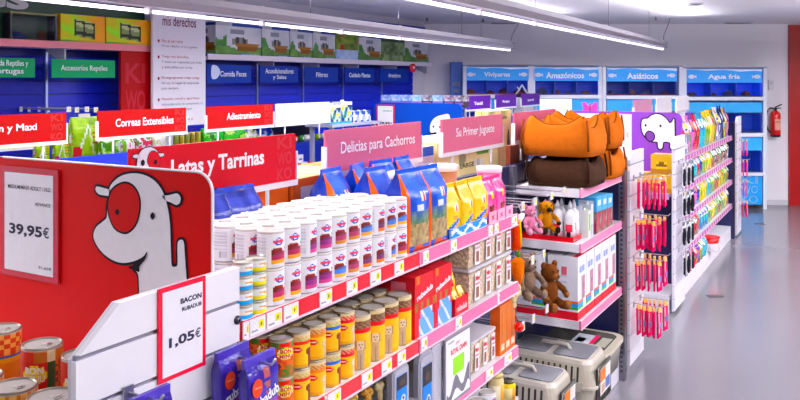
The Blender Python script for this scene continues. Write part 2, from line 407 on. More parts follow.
# black lamp with a white branch on the tank ledge
p = at(526, 97, Zc=ZB-DT-.02)
t = thing('aquarium_ornament', 'black tray with a white branch standing before the tank marked Amazonicos', 'ornament', (p.x-.02, p.y-.12, p.z), TH)
MB().box(-.17, .17, -.06, .06, 0, .05, '#17161c').build('tray', GLOSS, t)
MB().tube([(-.1,0,.05),(-.05,0,.12),(0,0,.2)], .014, '#e9e9ee').tube([(0,0,.2),(.06,0,.09),(.1,0,.05)], .014, '#e9e9ee').tube([(-.05,0,.12),(-.08,0,.17)], .01, '#e9e9ee').build('branch', PLUSH, t)
MB().box(-.14, .14, -.05, .05, -.6, 0, '#dcdfea').build('stand', PAINT, t)

# fire extinguisher
p = at(775.5, 137, Zc=ZB-.1)
t = thing('fire_extinguisher', 'red fire extinguisher with black hose hanging on the white end wall', 'extinguisher', (p.x, p.y, p.z), TH)
MB().lathe([(.0,0),(.07,0),(.078,.012),(.08,.04),(.08,.36),(.07,.405),(.035,.435),(.02,.45)], 20, lambda u, j: '#1c1a1e' if j < 3 else '#c8281c').build('cylinder', GLOSS, t)
MB().box(-.05,.05,-.0815,-.08,.12,.3,'#d9a090').text('FUEGO', -.04,.04,.24,.27,-.083,'#7a1c14').build('instruction_label', PAPER, t)
MB().lathe([(.022,.45),(.022,.49),(.012,.5)], 10, '#2a282c').build('valve', METAL, t)
MB().tube([(-.01,-.01,.5),(.10,-.01,.55)], .011, '#1b1a1d').tube([(-.01,-.01,.48),(.09,-.01,.49)], .009, '#1b1a1d').build('lever', GLOSS, t)
MB().tube([(-.02,0,.48),(-.09,0,.49),(-.14,0,.43),(-.165,0,.33),(-.16,0,.22),(-.13,0,.13),(-.09,-.02,.07)], .013, '#161518', 7).build('hose', GLOSS, t)
MB().box(-.03,.03,.078,.1,.2,.42,'#55545a').build('wall_bracket', METAL, t)
p = at(766.5, 90, Zc=ZB-.0); t = thing('thermostat', 'small white control box on the wall beside the tank marked Agua fria', 'switch', (p.x+.06, p.y+.01, p.z), TH)
MB().box(-.04,.04,-.03,0,0,.17,'#e4e3ea').build('housing', GLOSS, t); MB().box(-.02,.02,-.034,-.03,.1,.14,'#c3c6d2').build('dial', GLOSS, t)

# ------------------------------------------------------------------ left wall: blue slatted shelving with boxes on top
def wall_bay(y0, y1, lab, z_top, strip_c, posts, z0=1.1, ext=0):
    t = thing('wall_shelving', lab, 'shelving', (-6.0, y0, 0), R90)      # local x runs along the wall, local y into it
    L = y1-y0
    MB().box(0, L, .36, .395, z0-.3, z_top, '#101a80').build('back_panel', PAINT, t)
    xs = [0]+[p-y0 for p in posts]+[L]
    pl = {}
    for i in range(len(xs)-1):
        wd = xs[i+1]-xs[i]-.035
        if wd < .1: continue
        me = MB().box(0, wd, 0, .03, 0, .108, '#1d30c0').mesh('plank'); me.materials.append(PAINT)
        for k in range(11):
            z = z_top-.06-.115*(k+1)
            o = bpy.data.objects.new('plank', me); COL.objects.link(o); o.parent = t; o.location = (xs[i]+.0175, .325, z)
    for x in xs[1:-1]: MB().box(x-.012, x+.012, .31, .36, z0-.3, z_top, '#9aa3c8').build('post', METAL, t)
    sh = MB().box(0, L+ext, 0, .39, z_top, z_top+.03, '#e8e4ea').build('top_shelf', PAINT, t)
    MB().box(0, L+ext, -.012, 0, z_top-.005, z_top+.055, strip_c).build('price_strip', PAINT, sh)
    for x in xs: 
        x = min(max(x, .03), L-.03)
        MB().prism([(0,0),(.3,0),(.3,-.12),(.25,-.12)], -.008, .008, '#b9b7c2').xf(Matrix.Translation((x,.36,z_top)) @ Matrix.Rotation(R90,4,'Z') @ Matrix.Scale(-1,4,(1,0,0))).build('bracket', PAINT, t)
    return t
yy = lambda px, X=-6.35: at(px, 90, X=X).y
wall_bay(YL0, yy(152, -6.0), 'blue slatted wall shelving with a pink top shelf under the green band', 2.40, '#e08a94', [yy(44), yy(-60), yy(122)])
wall_bay(YT+.02, YE, 'blue slatted wall shelving with a long white top shelf of aquarium boxes', 2.345, '#dfd6e2', [yy(255), yy(301), yy(341), yy(380)])
# red logo board beside the reptile bay
ya, yb = yy(122.5, -5.98), yy(153, -5.98)
t = thing('logo_board', 'dark red upright board with faint large letters beside the white text panel', 'board', (-5.98, ya, 0), R90)
MB().box(0, yb-ya, .02, .05, 1.3, 2.395, '#a81c2a').build('board', BOARD, t)
g = MB()
for i, s_ in enumerate(('KI', 'WO', 'KO')): g.text(s_, .05, yb-ya-.08, 2.09-.26*i, 2.28-.26*i, .018, '#b83a46')
g.build('lettering', BOARD, t)
# white text panel
t = thing('text_panel', 'tall white hanging panel of printed animal rights text', 'panel', (-5.92, at(153, 60, X=-5.92).y, 0), R90)
L = at(205.5, 60, X=-5.92).y-at(153, 60, X=-5.92).y
MB().box(0, L, 0, .03, 1.66, 2.84, '#eceaf3').build('panel', BOARD, t)
for x in (.08, L-.08): MB().tube([(x,.015,2.84),(x,.015,CEIL)], .003, '#77757f').build('wire', METAL, t)
g = MB().text('mis derechos', .12, L-.14, 2.655, 2.755, -.002, '#6a2a55', .01)
zz = 2.49
for head, lines in (('No al ser raro', ['Ni un objeto, ni un juguete.']), ('Tengo mis derechos', ['Y deben ser respetados por todos', 'y defendidos por la ley.']), ('Me tengo que curar o viajar contigo', ['No soy un regalo de temporada', 'para siempre.']), ('Necesito comida y agua limpia', ['adecuadas antes de comprarme, ni', 'nos den ganas de viajar.']), ('Mi vida depende de ti', ['cuídame bien.'])):
    g.flat(ellipse(.07, zz+.012, .013, .016, 10), -.002, '#b03058')
    g.text(head, .11, .11+min(L-.2, .02*len(head)), zz, zz+.032, -.002, '#b0284c', .0, 2)
    for l_ in lines:
        zz -= .052; g.text(l_, .11, .11+min(L-.16, .0175*len(l_)), zz, zz+.03, -.002, '#6d6a80', 0, 2)
    zz -= .105
g.build('lettering', BOARD, t)
# section signs
def wall_sign(px0, px1, z0, z1, word, col, lab, grp, fish=False, X=-5.985):
    y0, y1 = yy(px0, X), yy(px1, X); L = y1-y0
    t = thing('section_sign', lab, 'sign', (X, y0, 0), R90, grp)
    MB().box(0, L, 0, .012, z0, z1, col).build('board', BOARD, t)
    g = MB(); rows = word.split('\n'); hh = (z1-z0)
    for i, r_ in enumerate(rows):
        wd = min(L*(.60 if fish else .74), .036*len(r_)); n = len(rows); zc = z0+hh*((n-i-.5)/n*.8+.1) if n > 1 else z0+hh*.5
        g.text(r_, L/2-wd/2+fish*.06, L/2+wd/2+fish*.06, zc-.03, zc+.03, -.002, '#dfe4ea' if col[1] == '0' or col[1] == '1' else '#b9c6e6', .015)
    if fish: g.flat(smooth([(.08,.06),(.15,.05),(.19,.12),(.16,.19),(.08,.19)], 4) and [(x, z0+z) for x, z in smooth([(.07,.05),(.15,.05),(.2,.12),(.15,.18),(.07,.18)], 4)], -.002, '#cdd7ee')
    g.build('lettering', BOARD, t)
wall_sign(-22, 35, 2.14, 2.30, 'Comida Reptiles y\nTortugas', '#0a9462', 'green section sign ending in the word Tortugas', 'green signs on the left wall')
wall_sign(52, 115, 2.14, 2.30, 'Accesorios Reptiles', '#0da068', 'green section sign reading Accesorios Reptiles', 'green signs on the left wall')
for a, b, wd, lab in ((207, 251, 'Comida Peces', 'blue section sign with a fish and the words Comida Peces'), (260, 298, 'Acondicionadores\ny Sales', 'blue section sign of two lines reading Acondicionadores y Sales'), (305, 338, 'Filtros', 'short worded blue section sign reading Filtros'), (345, 374, 'Cuidado Plantas', 'blue section sign third beyond the two line one'), (380, 408, 'Aireadores', 'last blue section sign at the far end of the wall')):
    wall_sign(a, b, 2.09, 2.285, wd, '#163c98' if a < 260 else '#143690', lab, 'blue signs on the left wall', a == 207)
# boxes on the top shelves
def picture(kind):
    r = random.Random(kind)
    def fn(sd, u, v):
        if sd in 'tb': return '#c9ccd2'
        if kind < 4:
            if v > .9: return '#2c4796' if u > .35 else '#b9bcc6'
            if v < .1: return '#2d57b8' if u > .55 else '#3e6a3a'
            if .16 < v < .40 and .42+.25*abs(v-.4) < u < .96-(.4-v)*.3: return '#8a5a30' if v < .32 else '#a8743c'
            if .36 < v < .60 and .34 < u < .70 and v < .62-abs(u-.52)*.5: return '#4a4440' if (u*14 % 2) < 1 else '#8b8f8a'
            if .70 < v < .80 and .30 < u < .62: return '#8f93a0'
            if v < .28+.06*math.sin(u*9): return mix('#4e7a3c', '#7aa45c', vn(u,v,8,kind))
            if u < .25 and v < .35+.4*vn(u,.3,9,kind): return mix('#3f7a38', '#6aa05c', vn(u,v,12,kind))
            return mix('#c8ced8', '#f0eeec', vn(u,v,4,kind))
        if kind == 5:
            if v < .4: return mix('#8fb3dd', '#d3e0f2', vn(u,v,9,3))
            return mix(mix('#2f5e30', '#a7b95c', vn(u,v,7,1)), '#c8402c', 1 if vn(u,v,9,4) > .82 else 0)
        if kind == 6:
            if v > .8: return '#3a4c3a'
            return mix('#39542e', '#a0b884', vn(u,v,8,2))
        if kind == 7:                                                   # terrarium carton, green running to orange
            q = v+.22*(u-.5)
            if .30 < u < .76 and .26 < q < .82: return '#26331f' if (.32 < q < .44 or .72 < q < .78 or u < .33 or .49 < u < .53 or u > .73) else ('#c6cf9a' if q > .6 else '#8a9a6a')
            if u+v < .55 and v > .2 or (u < .22 and v > .7): return '#d7d13a'
            if v < .14: return mix('#6aa04a', '#e2b25c', u)
            return mix('#b4ea5c', '#ffb058', min(1, max(0, u*1.5-.3)+.5*vn(u,v,6,5)-.25))
    return fn
def box_maker(w_, d_, h_, fn, name, n=10, m=10, cat='box', lab=''):
    def mk():
        t = thing(name, lab, cat)
        MB().pbox(w_, d_, h_, fn, n, m).build('carton', PAPER, t)
        MB().box(-w_/2+.01, w_/2-.01, -.012, .012, h_, h_+.0012, '#c3bfae').build('tape', GLOSS, t)
        return t
    return mk
zt = 2.376
for k, (a, b, kind, lab) in enumerate(((216, 262, 0, 'grey white aquarium box with a gazebo picture, nearest on the long top shelf'), (262.5, 290, 1, 'aquarium box with a gazebo picture, second on the long top shelf'), (290.5, 313, 2, 'aquarium box with a gazebo picture, third on the long top shelf'), (313.5, 336, 3, 'aquarium box with a gazebo picture, fourth on the long top shelf'), (336.5, 359, 5, 'box with a blue base and green plant picture on the long top shelf'), (359.5, 382, 1, 'aquarium box with a gazebo picture just beyond the green and blue box'), (382.5, 405, 6, 'dark green box of plant pictures on the long top shelf'), (405.5, 429, 1, 'last gazebo picture box at the far end of the long top shelf'))):
    y0, y1 = yy(a, -5.98), yy(b, -5.98)
    o = box_maker(y1-y0-.01, .3, .37, picture(kind), 'aquarium_carton', 26, 22, 'box')(); tag(o, lab, None, 'aquarium boxes on the long top shelf'); o.location = (-5.98-.16, (y0+y1)/2, zt+.0); o.rotation_euler = (0,0,R90)
    if kind < 4:
        MB().text('acuario', .05, (y1-y0)/2-.04, .012, .04, -.1515, '#e4e8f2', .01).build('lettering', PAPER, o)
for a, b, lab in ((61, 106, 'green and orange terrarium carton beside the dark glass tank'), (106.5, 152, 'green and orange terrarium carton beside the white text panel')):
    y0, y1 = yy(a, -5.98), yy(b, -5.98)
    o = box_maker(y1-y0-.01, .3, .265, picture(7), 'terrarium_carton', 30, 20)(); tag(o, lab, None, 'terrarium cartons on the pink top shelf'); o.location = (-6.14, (y0+y1)/2, 2.431); o.rotation_euler = (0,0,R90)
y0, y1 = yy(11, -5.98), yy(58, -5.98); L = y1-y0
t = thing('glass_terrarium', 'dark glass terrarium with an olive rail on the pink top shelf', 'terrarium', (-6.14, (y0+y1)/2, 2.431), R90)
MB().box(-L/2,L/2,.1,.13,0,.24,'#1a1c20').box(-L/2,L/2,-.15,.13,0,.02,'#15161a').box(-L/2,-L/2+.02,-.15,.13,0,.24,'#20242a').box(L/2-.02,L/2,-.15,.13,0,.24,'#20242a').build('tank', GLOSS, t)
MB().box(-L/2,L/2,-.155,.13,.235,.25,'#8a8a58').build('rail', PAINT, t)
MB().box(-L/2+.02,L/2-.02,-.15,-.145,.02,.235,'#303848').build('glass', GLASS, t)
MB().ell((-.1,0,.05),(.12,.08,.05),'#3a4a80',10,6).ell((.15,.02,.07),(.1,.08,.07),'#6d4a3a',10,6).build('decor', PLUSH, t)
y0 = yy(3, -5.98)
t = thing('white_canister', 'white rounded canister at the near end of the pink top shelf', 'canister', (-6.1, y0-.1, 2.431)); MB().lathe([(.09,0),(.1,.02),(.1,.2),(.08,.24),(.03,.26)], 16, '#dcdde4').build('body', GLOSS, t); MB().lathe([(.1005,.06),(.1005,.16)], 16, '#a8b4c0').build('label_band', PAPER, t)
p = at(415, 68, X=-5.94)
t = thing('round_badge', 'round red badge on the end of the long white shelf', 'badge', (-5.985, p.y, p.z), R90); MB().prism(ellipse(0,0,.1,.07,18), -.012, 0, '#d3202c').build('disc', GLOSS, t); MB().flat(ellipse(.02,.01,.035,.02,10), -.014, '#f2e4e6').build('mark', PAPER, t)
# ------------------------------------------------------------------ gondola shelving along the aisle
XF = -1.455                                 # outer face of the price strips
def gondola(lab, y0, y1, shelves, back_c, back_h, base_h=.15, xf=XF, ends=True, grp='shelving units of the middle row', deep=.47, base_c='#dad8e0'):
    t = thing('shelving_unit', lab, 'shelving', (xf, y0, 0), R90, grp); L = y1-y0
    MB().box(0, L, deep-.02, deep+.02, .02, back_h, back_c).build('back_panel', PAINT, t)
    MB().box(0, L, .02, 2*deep-.02, 0, base_h, base_c).build('base', PAINT, t)
    for x in (0.015, L-.015):
        m = MB().box(x-.015, x+.015, deep-.05, deep-.02, base_h, back_h, '#5d5b68')
        m.build('upright', PAINT, t)
    for sh in shelves:
        z = sh['z']; th = sh.get('th', .03); dp = sh.get('deep', deep)
        b = MB().box(.004, L-.004, .016 if sh.get('strip') else 0, dp-.03, z-th, z, sh.get('c', '#e2dfe6')).build('shelf', PAINT, t)
        sc = sh.get('strip'); z1 = z+.005; z0_ = z1-.052
        if sc:
            MB().box(.002, L-.002, 0, .014, z0_, z1, sc, t='#f3e9ee', b='#d0c8d0').box(.002, L-.002, -.002, .002, z0_-.004, z0_+.003, '#e9d3de').build('price_strip', GLOSS, b)
        for (a, c) in sh.get('tags', ()):
            if sh.get('dull'): MB().box(a-y0, c-y0, -.003, 0, z0_+.006, z1-.006, '#c08ab6').build('price_tag', PAPER, b); continue
            g = MB().box(a-y0, c-y0, -.004, 0, z0_+.004, z1-.003, '#efeef2')
            wd = c-a; g.rect(a-y0+wd*.55, a-y0+wd*.9, z0_+.018, z1-.012, -.0045, '#e8e23a'); g.rect(a-y0+wd*.66, a-y0+wd*.74, z0_+.024, z1-.018, -.005, '#6d6a20')
            g.rect(a-y0+wd*.1, a-y0+wd*.48, z0_+.012, z0_+.017, -.0045, '#9a98a6')
            g.build('price_tag', PAPER, b)
    return t
def ty(px, z=None, X=XF): return at(px, 200, X=X).y
def tags(*pairs): return [(ty(a), ty(b)) for a, b in pairs]
RED, PINK = '#d8203f', '#e87ba2'
YA, YB, YC, YD, YE2 = 1.675, 2.672, 3.70, 4.72, 5.68
ZT, ZM, ZL = 1.458, 1.126, .812
gondola('shelving unit with red price strips holding white tins and yellow cans', YA, YB, [
    dict(z=ZT, strip=RED, tags=tags((242.5, 248), (249, 264.5), (266, 281), (283, 297.5), (319, 331), (346, 356.5), (369.5, 380), (394, 403))),
    dict(z=ZM, strip=RED, tags=tags((243, 258), (262, 280), (300, 316), (327, 340), (361, 371.5), (381, 391), (397, 405), (324, 326))),
    dict(z=.915, c='#8a8890'), dict(z=.5)], '#3a3850', 1.60)
gondola('shelving unit with pink price strips holding kibble bags and plastic tubs', YB+.006, YC, [
    dict(z=ZT, strip=PINK, tags=tags((422.5, 428), (450, 456), (488, 492), (494, 498), (511, 516.5))),
    dict(z=ZM, strip=PINK, tags=tags((420.5, 426.5), (455, 461), (497, 499))),
    dict(z=ZL, strip=PINK, tags=tags((485.5, 492.5), (504, 511))), dict(z=.565)], '#4a4860', 1.60)
gondola('dark back unit with display hooks for hanging plush toys', YC+.006, YD-.01, [dict(z=.3)], '#24264a', 1.58)
gondola('navy backed shelving unit holding dog beds and white boxes', YD, YE2, [
    dict(z=ZT, th=.05, strip='#efa4c2', tags=[], c='#e9e7ee'), dict(z=ZM, th=.05, strip='#ef9cbc', tags=[], c='#e9e7ee'), dict(z=.66, th=.05, strip='#ef8fb2', tags=[], c='#e9e7ee')], '#1c1f4e', 1.58)
# rear shelf over the far side of the row, and the navy end panel
t = thing('rear_shelf', 'white rear shelf behind the sign row carrying cartons', 'shelf', (-1.96, YA, 0), R90)
MB().box(0, YE2-YA, 0, .45, ZT-.03, ZT, '#dcd9e2').build('board', PAINT, t)
for k in range(5): MB().prism([(0,-.03),(.3,-.03),(0,-.2)], -.01, .01, '#b9b7c2').xf(Matrix.Translation((.1+k*.95, 0, ZT)) @ Matrix.Rotation(R90,4,'Z')).build('bracket', PAINT, t)
t = thing('end_screen', 'navy end panel closing the shelving row behind the dog beds', 'panel', (-2.4, YE2+.005, 0), 0)
MB().box(0, .92, 0, .025, .02, 1.56, '#191c48').build('board', PAINT, t)
u = MB().box(.922, .965, -.02, .05, .0, 1.575, '#77757f'); u.build('upright', METAL, t)
g = MB()
for k in range(46): g.box(.935, .952, -.0215, -.02, .06+k*.033, .078+k*.033, '#2b2a33')
o = g.build('slot', PAINT, t); o['kind'] = 'stuff'

# hanging aisle signs on posts
def aisle_sign(X, y0, y1, word, c, lab, grp, z0=1.735, z1=1.912, tx=(.18, .82), tz=(.36, .68), post=1.60, faint=True, dog=False, tc='#f2eef2', bold=.03, rz=R90, frame='#e2dfe4'):
    L = y1-y0; t = thing('aisle_sign', lab, 'sign', (X, y0, 0), rz, grp)
    b = MB().box(0, L, 0, .012, z0, z1, c).build('board', BOARD, t)
    MB().box(-.008, L+.008, -.006, .018, z0-.022, z0, frame).box(-.008, 0, -.006, .018, z0, z0+.11, frame).box(L, L+.008, -.006, .018, z0, z0+.11, frame).build('frame', GLOSS, t)
    for x in (L*.16, L*.8): MB().tube([(x, .006, post), (x, .006, z0-.02)], .007, frame, 8).build('post', GLOSS, t)
    if word:
        MB().text(word, L*tx[0], L*tx[1], z0+(z1-z0)*tz[0], z0+(z1-z0)*tz[1], -.0015, tc, bold).build('lettering', BOARD, b)
    if faint:
        g = MB(); hh = (z1-z0)/3
        for i, s_ in enumerate(('KI', 'WO', 'KO')): g.text(s_, L*.86, L*.97, z1-hh*(i+.9), z1-hh*(i+.12), -.0012, mix(c, '#ffffff', .03), .02)
        g.build('faint_lettering', BOARD, b)
    return t, b
DR, PK, BR = '#b81a34', '#bc6880', '#a01020'
s1, b1 = aisle_sign(-1.9, 1.68, 2.49, 'Latas y Tarrinas', DR, 'dark red aisle sign reading Latas y Tarrinas above the white tins', 'signs over the middle row', tx=(.20, .765), tz=(.34, .74), bold=.03)
aisle_sign(-1.9, 2.695, 3.515, 'Delicias para Cachorros', PK, 'pink aisle sign reading Delicias para Cachorros above the blue bags', 'signs over the middle row', tx=(.13, .92), tz=(.33, .70), faint=False, bold=.012)
aisle_sign(-1.9, 3.75, 4.565, 'Su Primer Juguete', PK, 'pink aisle sign reading Su Primer Juguete above the kennel carton', 'signs over the middle row', tx=(.2, .84), tz=(.34, .70), faint=False, bold=.012)
aisle_sign(-1.9, 4.76, 5.55, 'Camas', '#a85a74', 'pale pink aisle sign behind the orange dog beds', 'signs over the middle row', tx=(.42, .68), tz=(.5, .74), faint=False, tc='#dba0b4', bold=0)
aisle_sign(-4.4, 2.56, 3.37, 'Medium y Maxi', BR, 'bright red aisle sign ending in the words y Maxi', 'signs over the rear row', tx=(.17, .74), bold=.016)
aisle_sign(-4.4, 3.617, 4.42, 'Correas Extensibles', BR, 'bright red aisle sign reading Correas Extensibles', 'signs over the rear row', tx=(.18, .84), bold=.016)
aisle_sign(-4.4, 4.64, 5.45, 'Adiestramiento', BR, 'bright red aisle sign reading Adiestramiento', 'signs over the rear row', tx=(.28, .79), bold=.016)
aisle_sign(-4.4, 5.49, 6.3, None, '#d9d0cc', 'blank cream aisle sign beside the one reading Adiestramiento', 'signs over the rear row', faint=False)
for y0, y1, wd, lab in ((9.35, 10.15, 'Textil', 'first purple aisle sign beside the blue dog head board'), (10.33, 11.1, 'Ropa', 'second purple aisle sign with one short word'), (11.3, 12.1, 'Juguetes y Más', 'third purple aisle sign nearest the black ornament tray')):
    aisle_sign(-4.4, y0, y1, wd, '#5a2a8c', lab, 'purple signs over the far rear row', tx=(.32, .66), tz=(.3, .55), faint=False)
for y0, y1, c, lab in ((8.15, 8.95, '#b98aa0', 'dull pink aisle sign behind the purple dog board'), (9.2, 9.98, '#d3cfd8', 'first white aisle sign over the far bag shelves'), (10.3, 11.1, '#e6e2e8', 'second white aisle sign over the far bag shelves')):
    aisle_sign(-1.97, y0, y1, None, c, lab, 'signs over the far middle row', faint=False)

# cartoon dog head of the shop's boards: outlines given in metres on the board
def emblem(mb, shapes, patches, eyes, y, ow, white='#f1eff4', red='#c9202f', black='#1c1622', extra=()):
    for P in shapes: mb.flat(grow(P, ow), y-.0010, black)
    for P in shapes: mb.flat(P, y-.0018, white)
    for P in patches: mb.flat(grow(P, ow*.85), y-.0024, black)
    for P in patches: mb.flat(P, y-.0030, red)
    for P, c in extra: mb.flat(P, y-.0034, c)
    for P in eyes: mb.flat(P, y-.0038, black)
t = thing('header_board', 'big red end board with a large white cartoon dog with a red eye patch', 'board', (0, 1.60, 0))
xr = -1.497
P = rrect(-2.6, xr, 1.0, 1.872, .055, 6, (0,1,0,0))
bo = MB().prism(P, 0, .007, '#d20f20', side='#f2eff2').build('board', BOARD, t)
MB().box(-2.6, xr-.03, .0075, .010, 1.0, 1.84, '#e4e1e6').build('backing', PAPER, t)  # unseen white back, added to keep red bounce off the tins
edge = [p for p in P if p[0] > xr-.2 and p[1] > 1.0]
MB().tube([(xr-.9, -.0, 1.872)]+[(x, -.001, z) for x, z in rrect(-2.6, xr, 1.0, 1.872, .055, 6, (0,1,0,0))[1:8]][::-1]+[(xr, -.001, 1.1)], .0035, '#f0eef2', 5).build('edge_trim', GLOSS, t)
q = lambda L: [(at(x, y, Y=1.60).x, at(x, y, Y=1.60).z) for x, y in L]
body = smooth(q([(109.5,197),(110.5,187),(117,179),(126,174.3),(138,173.3),(150,177),(159,184.5),(165,195),(168.5,208),(170.5,222),(171.3,240),(171.8,256),(172.6,265.5),(176,266.5),(178.3,264),(178.2,250),(178.6,242),(181.5,239.5),(184.5,242),(185.6,256),(187.5,285),(187,312),(160,316),(140.5,312),(140,290),(138.8,274),(134,268),(140,262),(148.5,251.5),(143,257),(133,261.5),(121,262.5),(110,258),(101,250),(95.5,241),(94.3,234),(97,227),(103.5,221.5),(107.5,217),(108,207)]), 4)
earL = smooth(q([(97,186.5),(101.5,187),(107,188.6),(111.5,190),(110.5,195.5),(106,195.4),(100,194.2),(96.5,190.5)]), 4)
earR = smooth(q([(163,195.5),(168,195.3),(173,194.2),(178,193.4),(181.2,197),(180.6,202.5),(177,204.8),(172,202.5),(166,200)]), 4)
patch = smooth(q([(124.5,183.5),(133,186),(139,195),(140.3,207),(137,222),(130,230.5),(123,231.5),(115,226),(110,213),(109.8,200),(114.5,189)]), 4)
eyes = [smooth(q([(118.5,208.5),(120.8,211.7),(118.5,215),(116.2,211.7)]), 4), smooth(q([(153.8,212),(156.2,215.8),(153.8,219.6),(151.4,215.8)]), 4)]
smile = smooth(q([(129.5,267),(136,264),(143,258.5),(148.6,251.2),(146.5,259),(141,266),(140.5,271.5),(135,269.5)]), 4)
g = MB(); emblem(g, [earL, earR, body], [patch], eyes, -.001, .0072); g.flat(smile, -.005, '#1c1622'); g.build('dog_emblem', BOARD, bo)
# price posters
def poster(name, lab, loc, rz, w_, h_, rows, grp=None, fr='#e0304c', pc='#f0eef4', rim='#b05a5a', slant=0):
    t = thing(name, lab, 'price sign', loc, rz, grp)
    MB().box(0, w_, -.006, 0, 0, h_, fr).build('frame', GLOSS, t)
    m_ = w_*.075
    MB().rect(m_, w_-m_, m_*.9, h_-m_*.9, -.0066, pc).build('card', PAPER, t)
    g = MB()
    for s_, x0, x1, z0, z1, bd in rows: g.text(s_, w_*x0, w_*x1, h_*z0, h_*z1, -.0072, '#2a2440', bd)
    g.build('lettering', PAPER, t); return t
a = at(1, 282, Y=1.592); b = at(58, 168.5, Y=1.592); a2 = at(57.5, 286, Y=1.592)
poster('price_poster', 'white price poster of 39,95 euros on the big red dog board', (a.x, 1.597, a2.z+.005), 0, b.x-a.x, b.z-a2.z-.01, [('MEDIUM/MAXI ADULT 11KG', .14, .88, .80, .835, .01), ('ADVANCE', .62, .88, .665, .695, .01), ('39,95€', .16, .86, .37, .485, .035), ('91,60€', .68, .90, .105, .135, .01)], fr='#c23a48')

# slatted side wing of the near end display, with the bacon price poster and pegs
def wing(lab, X, P, zs, rz=R90, y0=0, grp='slatted white side panels', plank_c='#eeecf1', grooves=True):
    """P outline in (y,z); one plank per strip between the heights zs"""
    t = thing('slatwall_panel', lab, 'panel', (X, y0, 0), rz, grp)
    def clip(P, za, zb):
        def cut(Q, z, up):
            out = []
            for i in range(len(Q)):
                p, r = Q[i-1], Q[i]; pi, ri = (p[1] >= z) == up, (r[1] >= z) == up
                if pi != ri: k = (z-p[1])/(r[1]-p[1]); out.append((p[0]+(r[0]-p[0])*k, z))
                if ri: out.append(r)
            return out
        return cut(cut(P, za, True), zb, False)
    MB().prism([(y, z) for y, z in P], .012, .022, '#d9d7de').build('backing', PAINT, t)
    for za, zb in zip(zs[:-1], zs[1:]):
        Q = clip(P, za+.011, zb)
        if len(Q) > 2: MB().prism(Q, -.004, .012, plank_c).build('plank', PAINT, t)
        if grooves:
            ys = [y for y, z in clip(P, za-.0, za+.011)]
            if ys: MB().box(min(ys)+.004, max(ys)-.004, .002, .012, za, za+.011, '#aaa9b4').build('groove_rail', METAL, t)
    return t
W1 = [(1.12,.3),(1.632,.3),(1.632,1.622),(1.235,1.622),(1.12,1.527)]
W1z = [.32+.1095*k for k in range(12)]+[1.63]
wing('large white slatted side panel with a slanted corner beside the red dog board', -1.435, W1, W1z)
XW = -1.429
pa = at(159.5, 385, X=XW); pb = at(204, 300, X=XW); ztop = at(180, 283, X=XW).z; zbot = at(180, 375, X=XW).z
poster('price_poster', 'white price poster reading bacon 1,05 euros with a red frame', (XW-.002, at(157.5,300,X=XW).y, zbot), R90, at(204.5,300,X=XW).y-at(157.5,300,X=XW).y, ztop-zbot, [('BACON', .44, .90, .775, .835, .045), ('RUBADUB', .47, .90, .69, .735, .04), ('1,05€', .20, .88, .325, .45, .035)])
# small screw caps on the wing
def hook(lab, loc, rz=R90, L=.13, grp=None, tagc=None):
    t = thing('display_hook', lab, 'hook', loc, rz, grp)
    MB().box(-.014, .014, -.006, 0, -.03, .012, '#b9b8c2').build('bracket', METAL, t)
    MB().tube([(0,-.004,-.004),(0,-L,-.004),(0,-L-.014,.012)], .0035, '#c3c2cc', 6).build('wire', METAL, t)
    if tagc: 
        MB().tube([(0,-.004,.006),(0,-L-.02,.012)], .002, '#c3c2cc', 5).box(-.02,.02,-L-.026,-L-.02,-.02,.024,tagc).rect(-.004,.012,-.012,.012,-L-.0265,'#e6e04a').build('tag_plate', PAPER, t)
    return t
p = at(127, 396, X=XW); hook('chrome hook low on the slatted side panel below the bacon poster', (XW, p.y, p.z+.012), L=.10, grp='hooks on the large slatted panel')
p = at(226, 353, X=XW); hook('chrome hook holding the two purple treat pouches', (XW, p.y, p.z), L=.15, grp='hooks on the large slatted panel')
p = at(237.5, 320, X=XW); t = thing('panel_fastener', 'dark round fastener near the slatted panel rear edge', 'fastener', (XW-.003, p.y, p.z), R90); MB().lathe([(.012,0),(.012,.006),(.006,.012)], 12, '#57545e').xf(Matrix.Rotation(R90,4,'X')).build('cap', METAL, t); MB().lathe([(.005,.0121),(.0,.0135)], 8, '#2c2a30').xf(Matrix.Rotation(R90,4,'X')).build('slot', METAL, t)

# end display shelf in front of the red board, with big cans
t = thing('end_display_shelf', 'white end display shelf in front of the red dog board', 'shelf', (-2.6, 1.12, 0), 0)
MB().box(0, 1.14, 0, .46, 1.245, 1.27, '#dedbe2').build('board', PAINT, t)
MB().box(0, 1.14, -.014, 0, 1.225, 1.275, RED).build('price_strip', GLOSS, t)
MB().box(0, 1.14, .1, .46, 0, .12, '#d8d6de').build('base', PAINT, t)
MB().box(0, .02, .44, .46, .12, 1.245, '#8a8894').box(1.1, 1.12, .44, .46, .12, 1.245, '#8a8894').build('upright', PAINT, t)
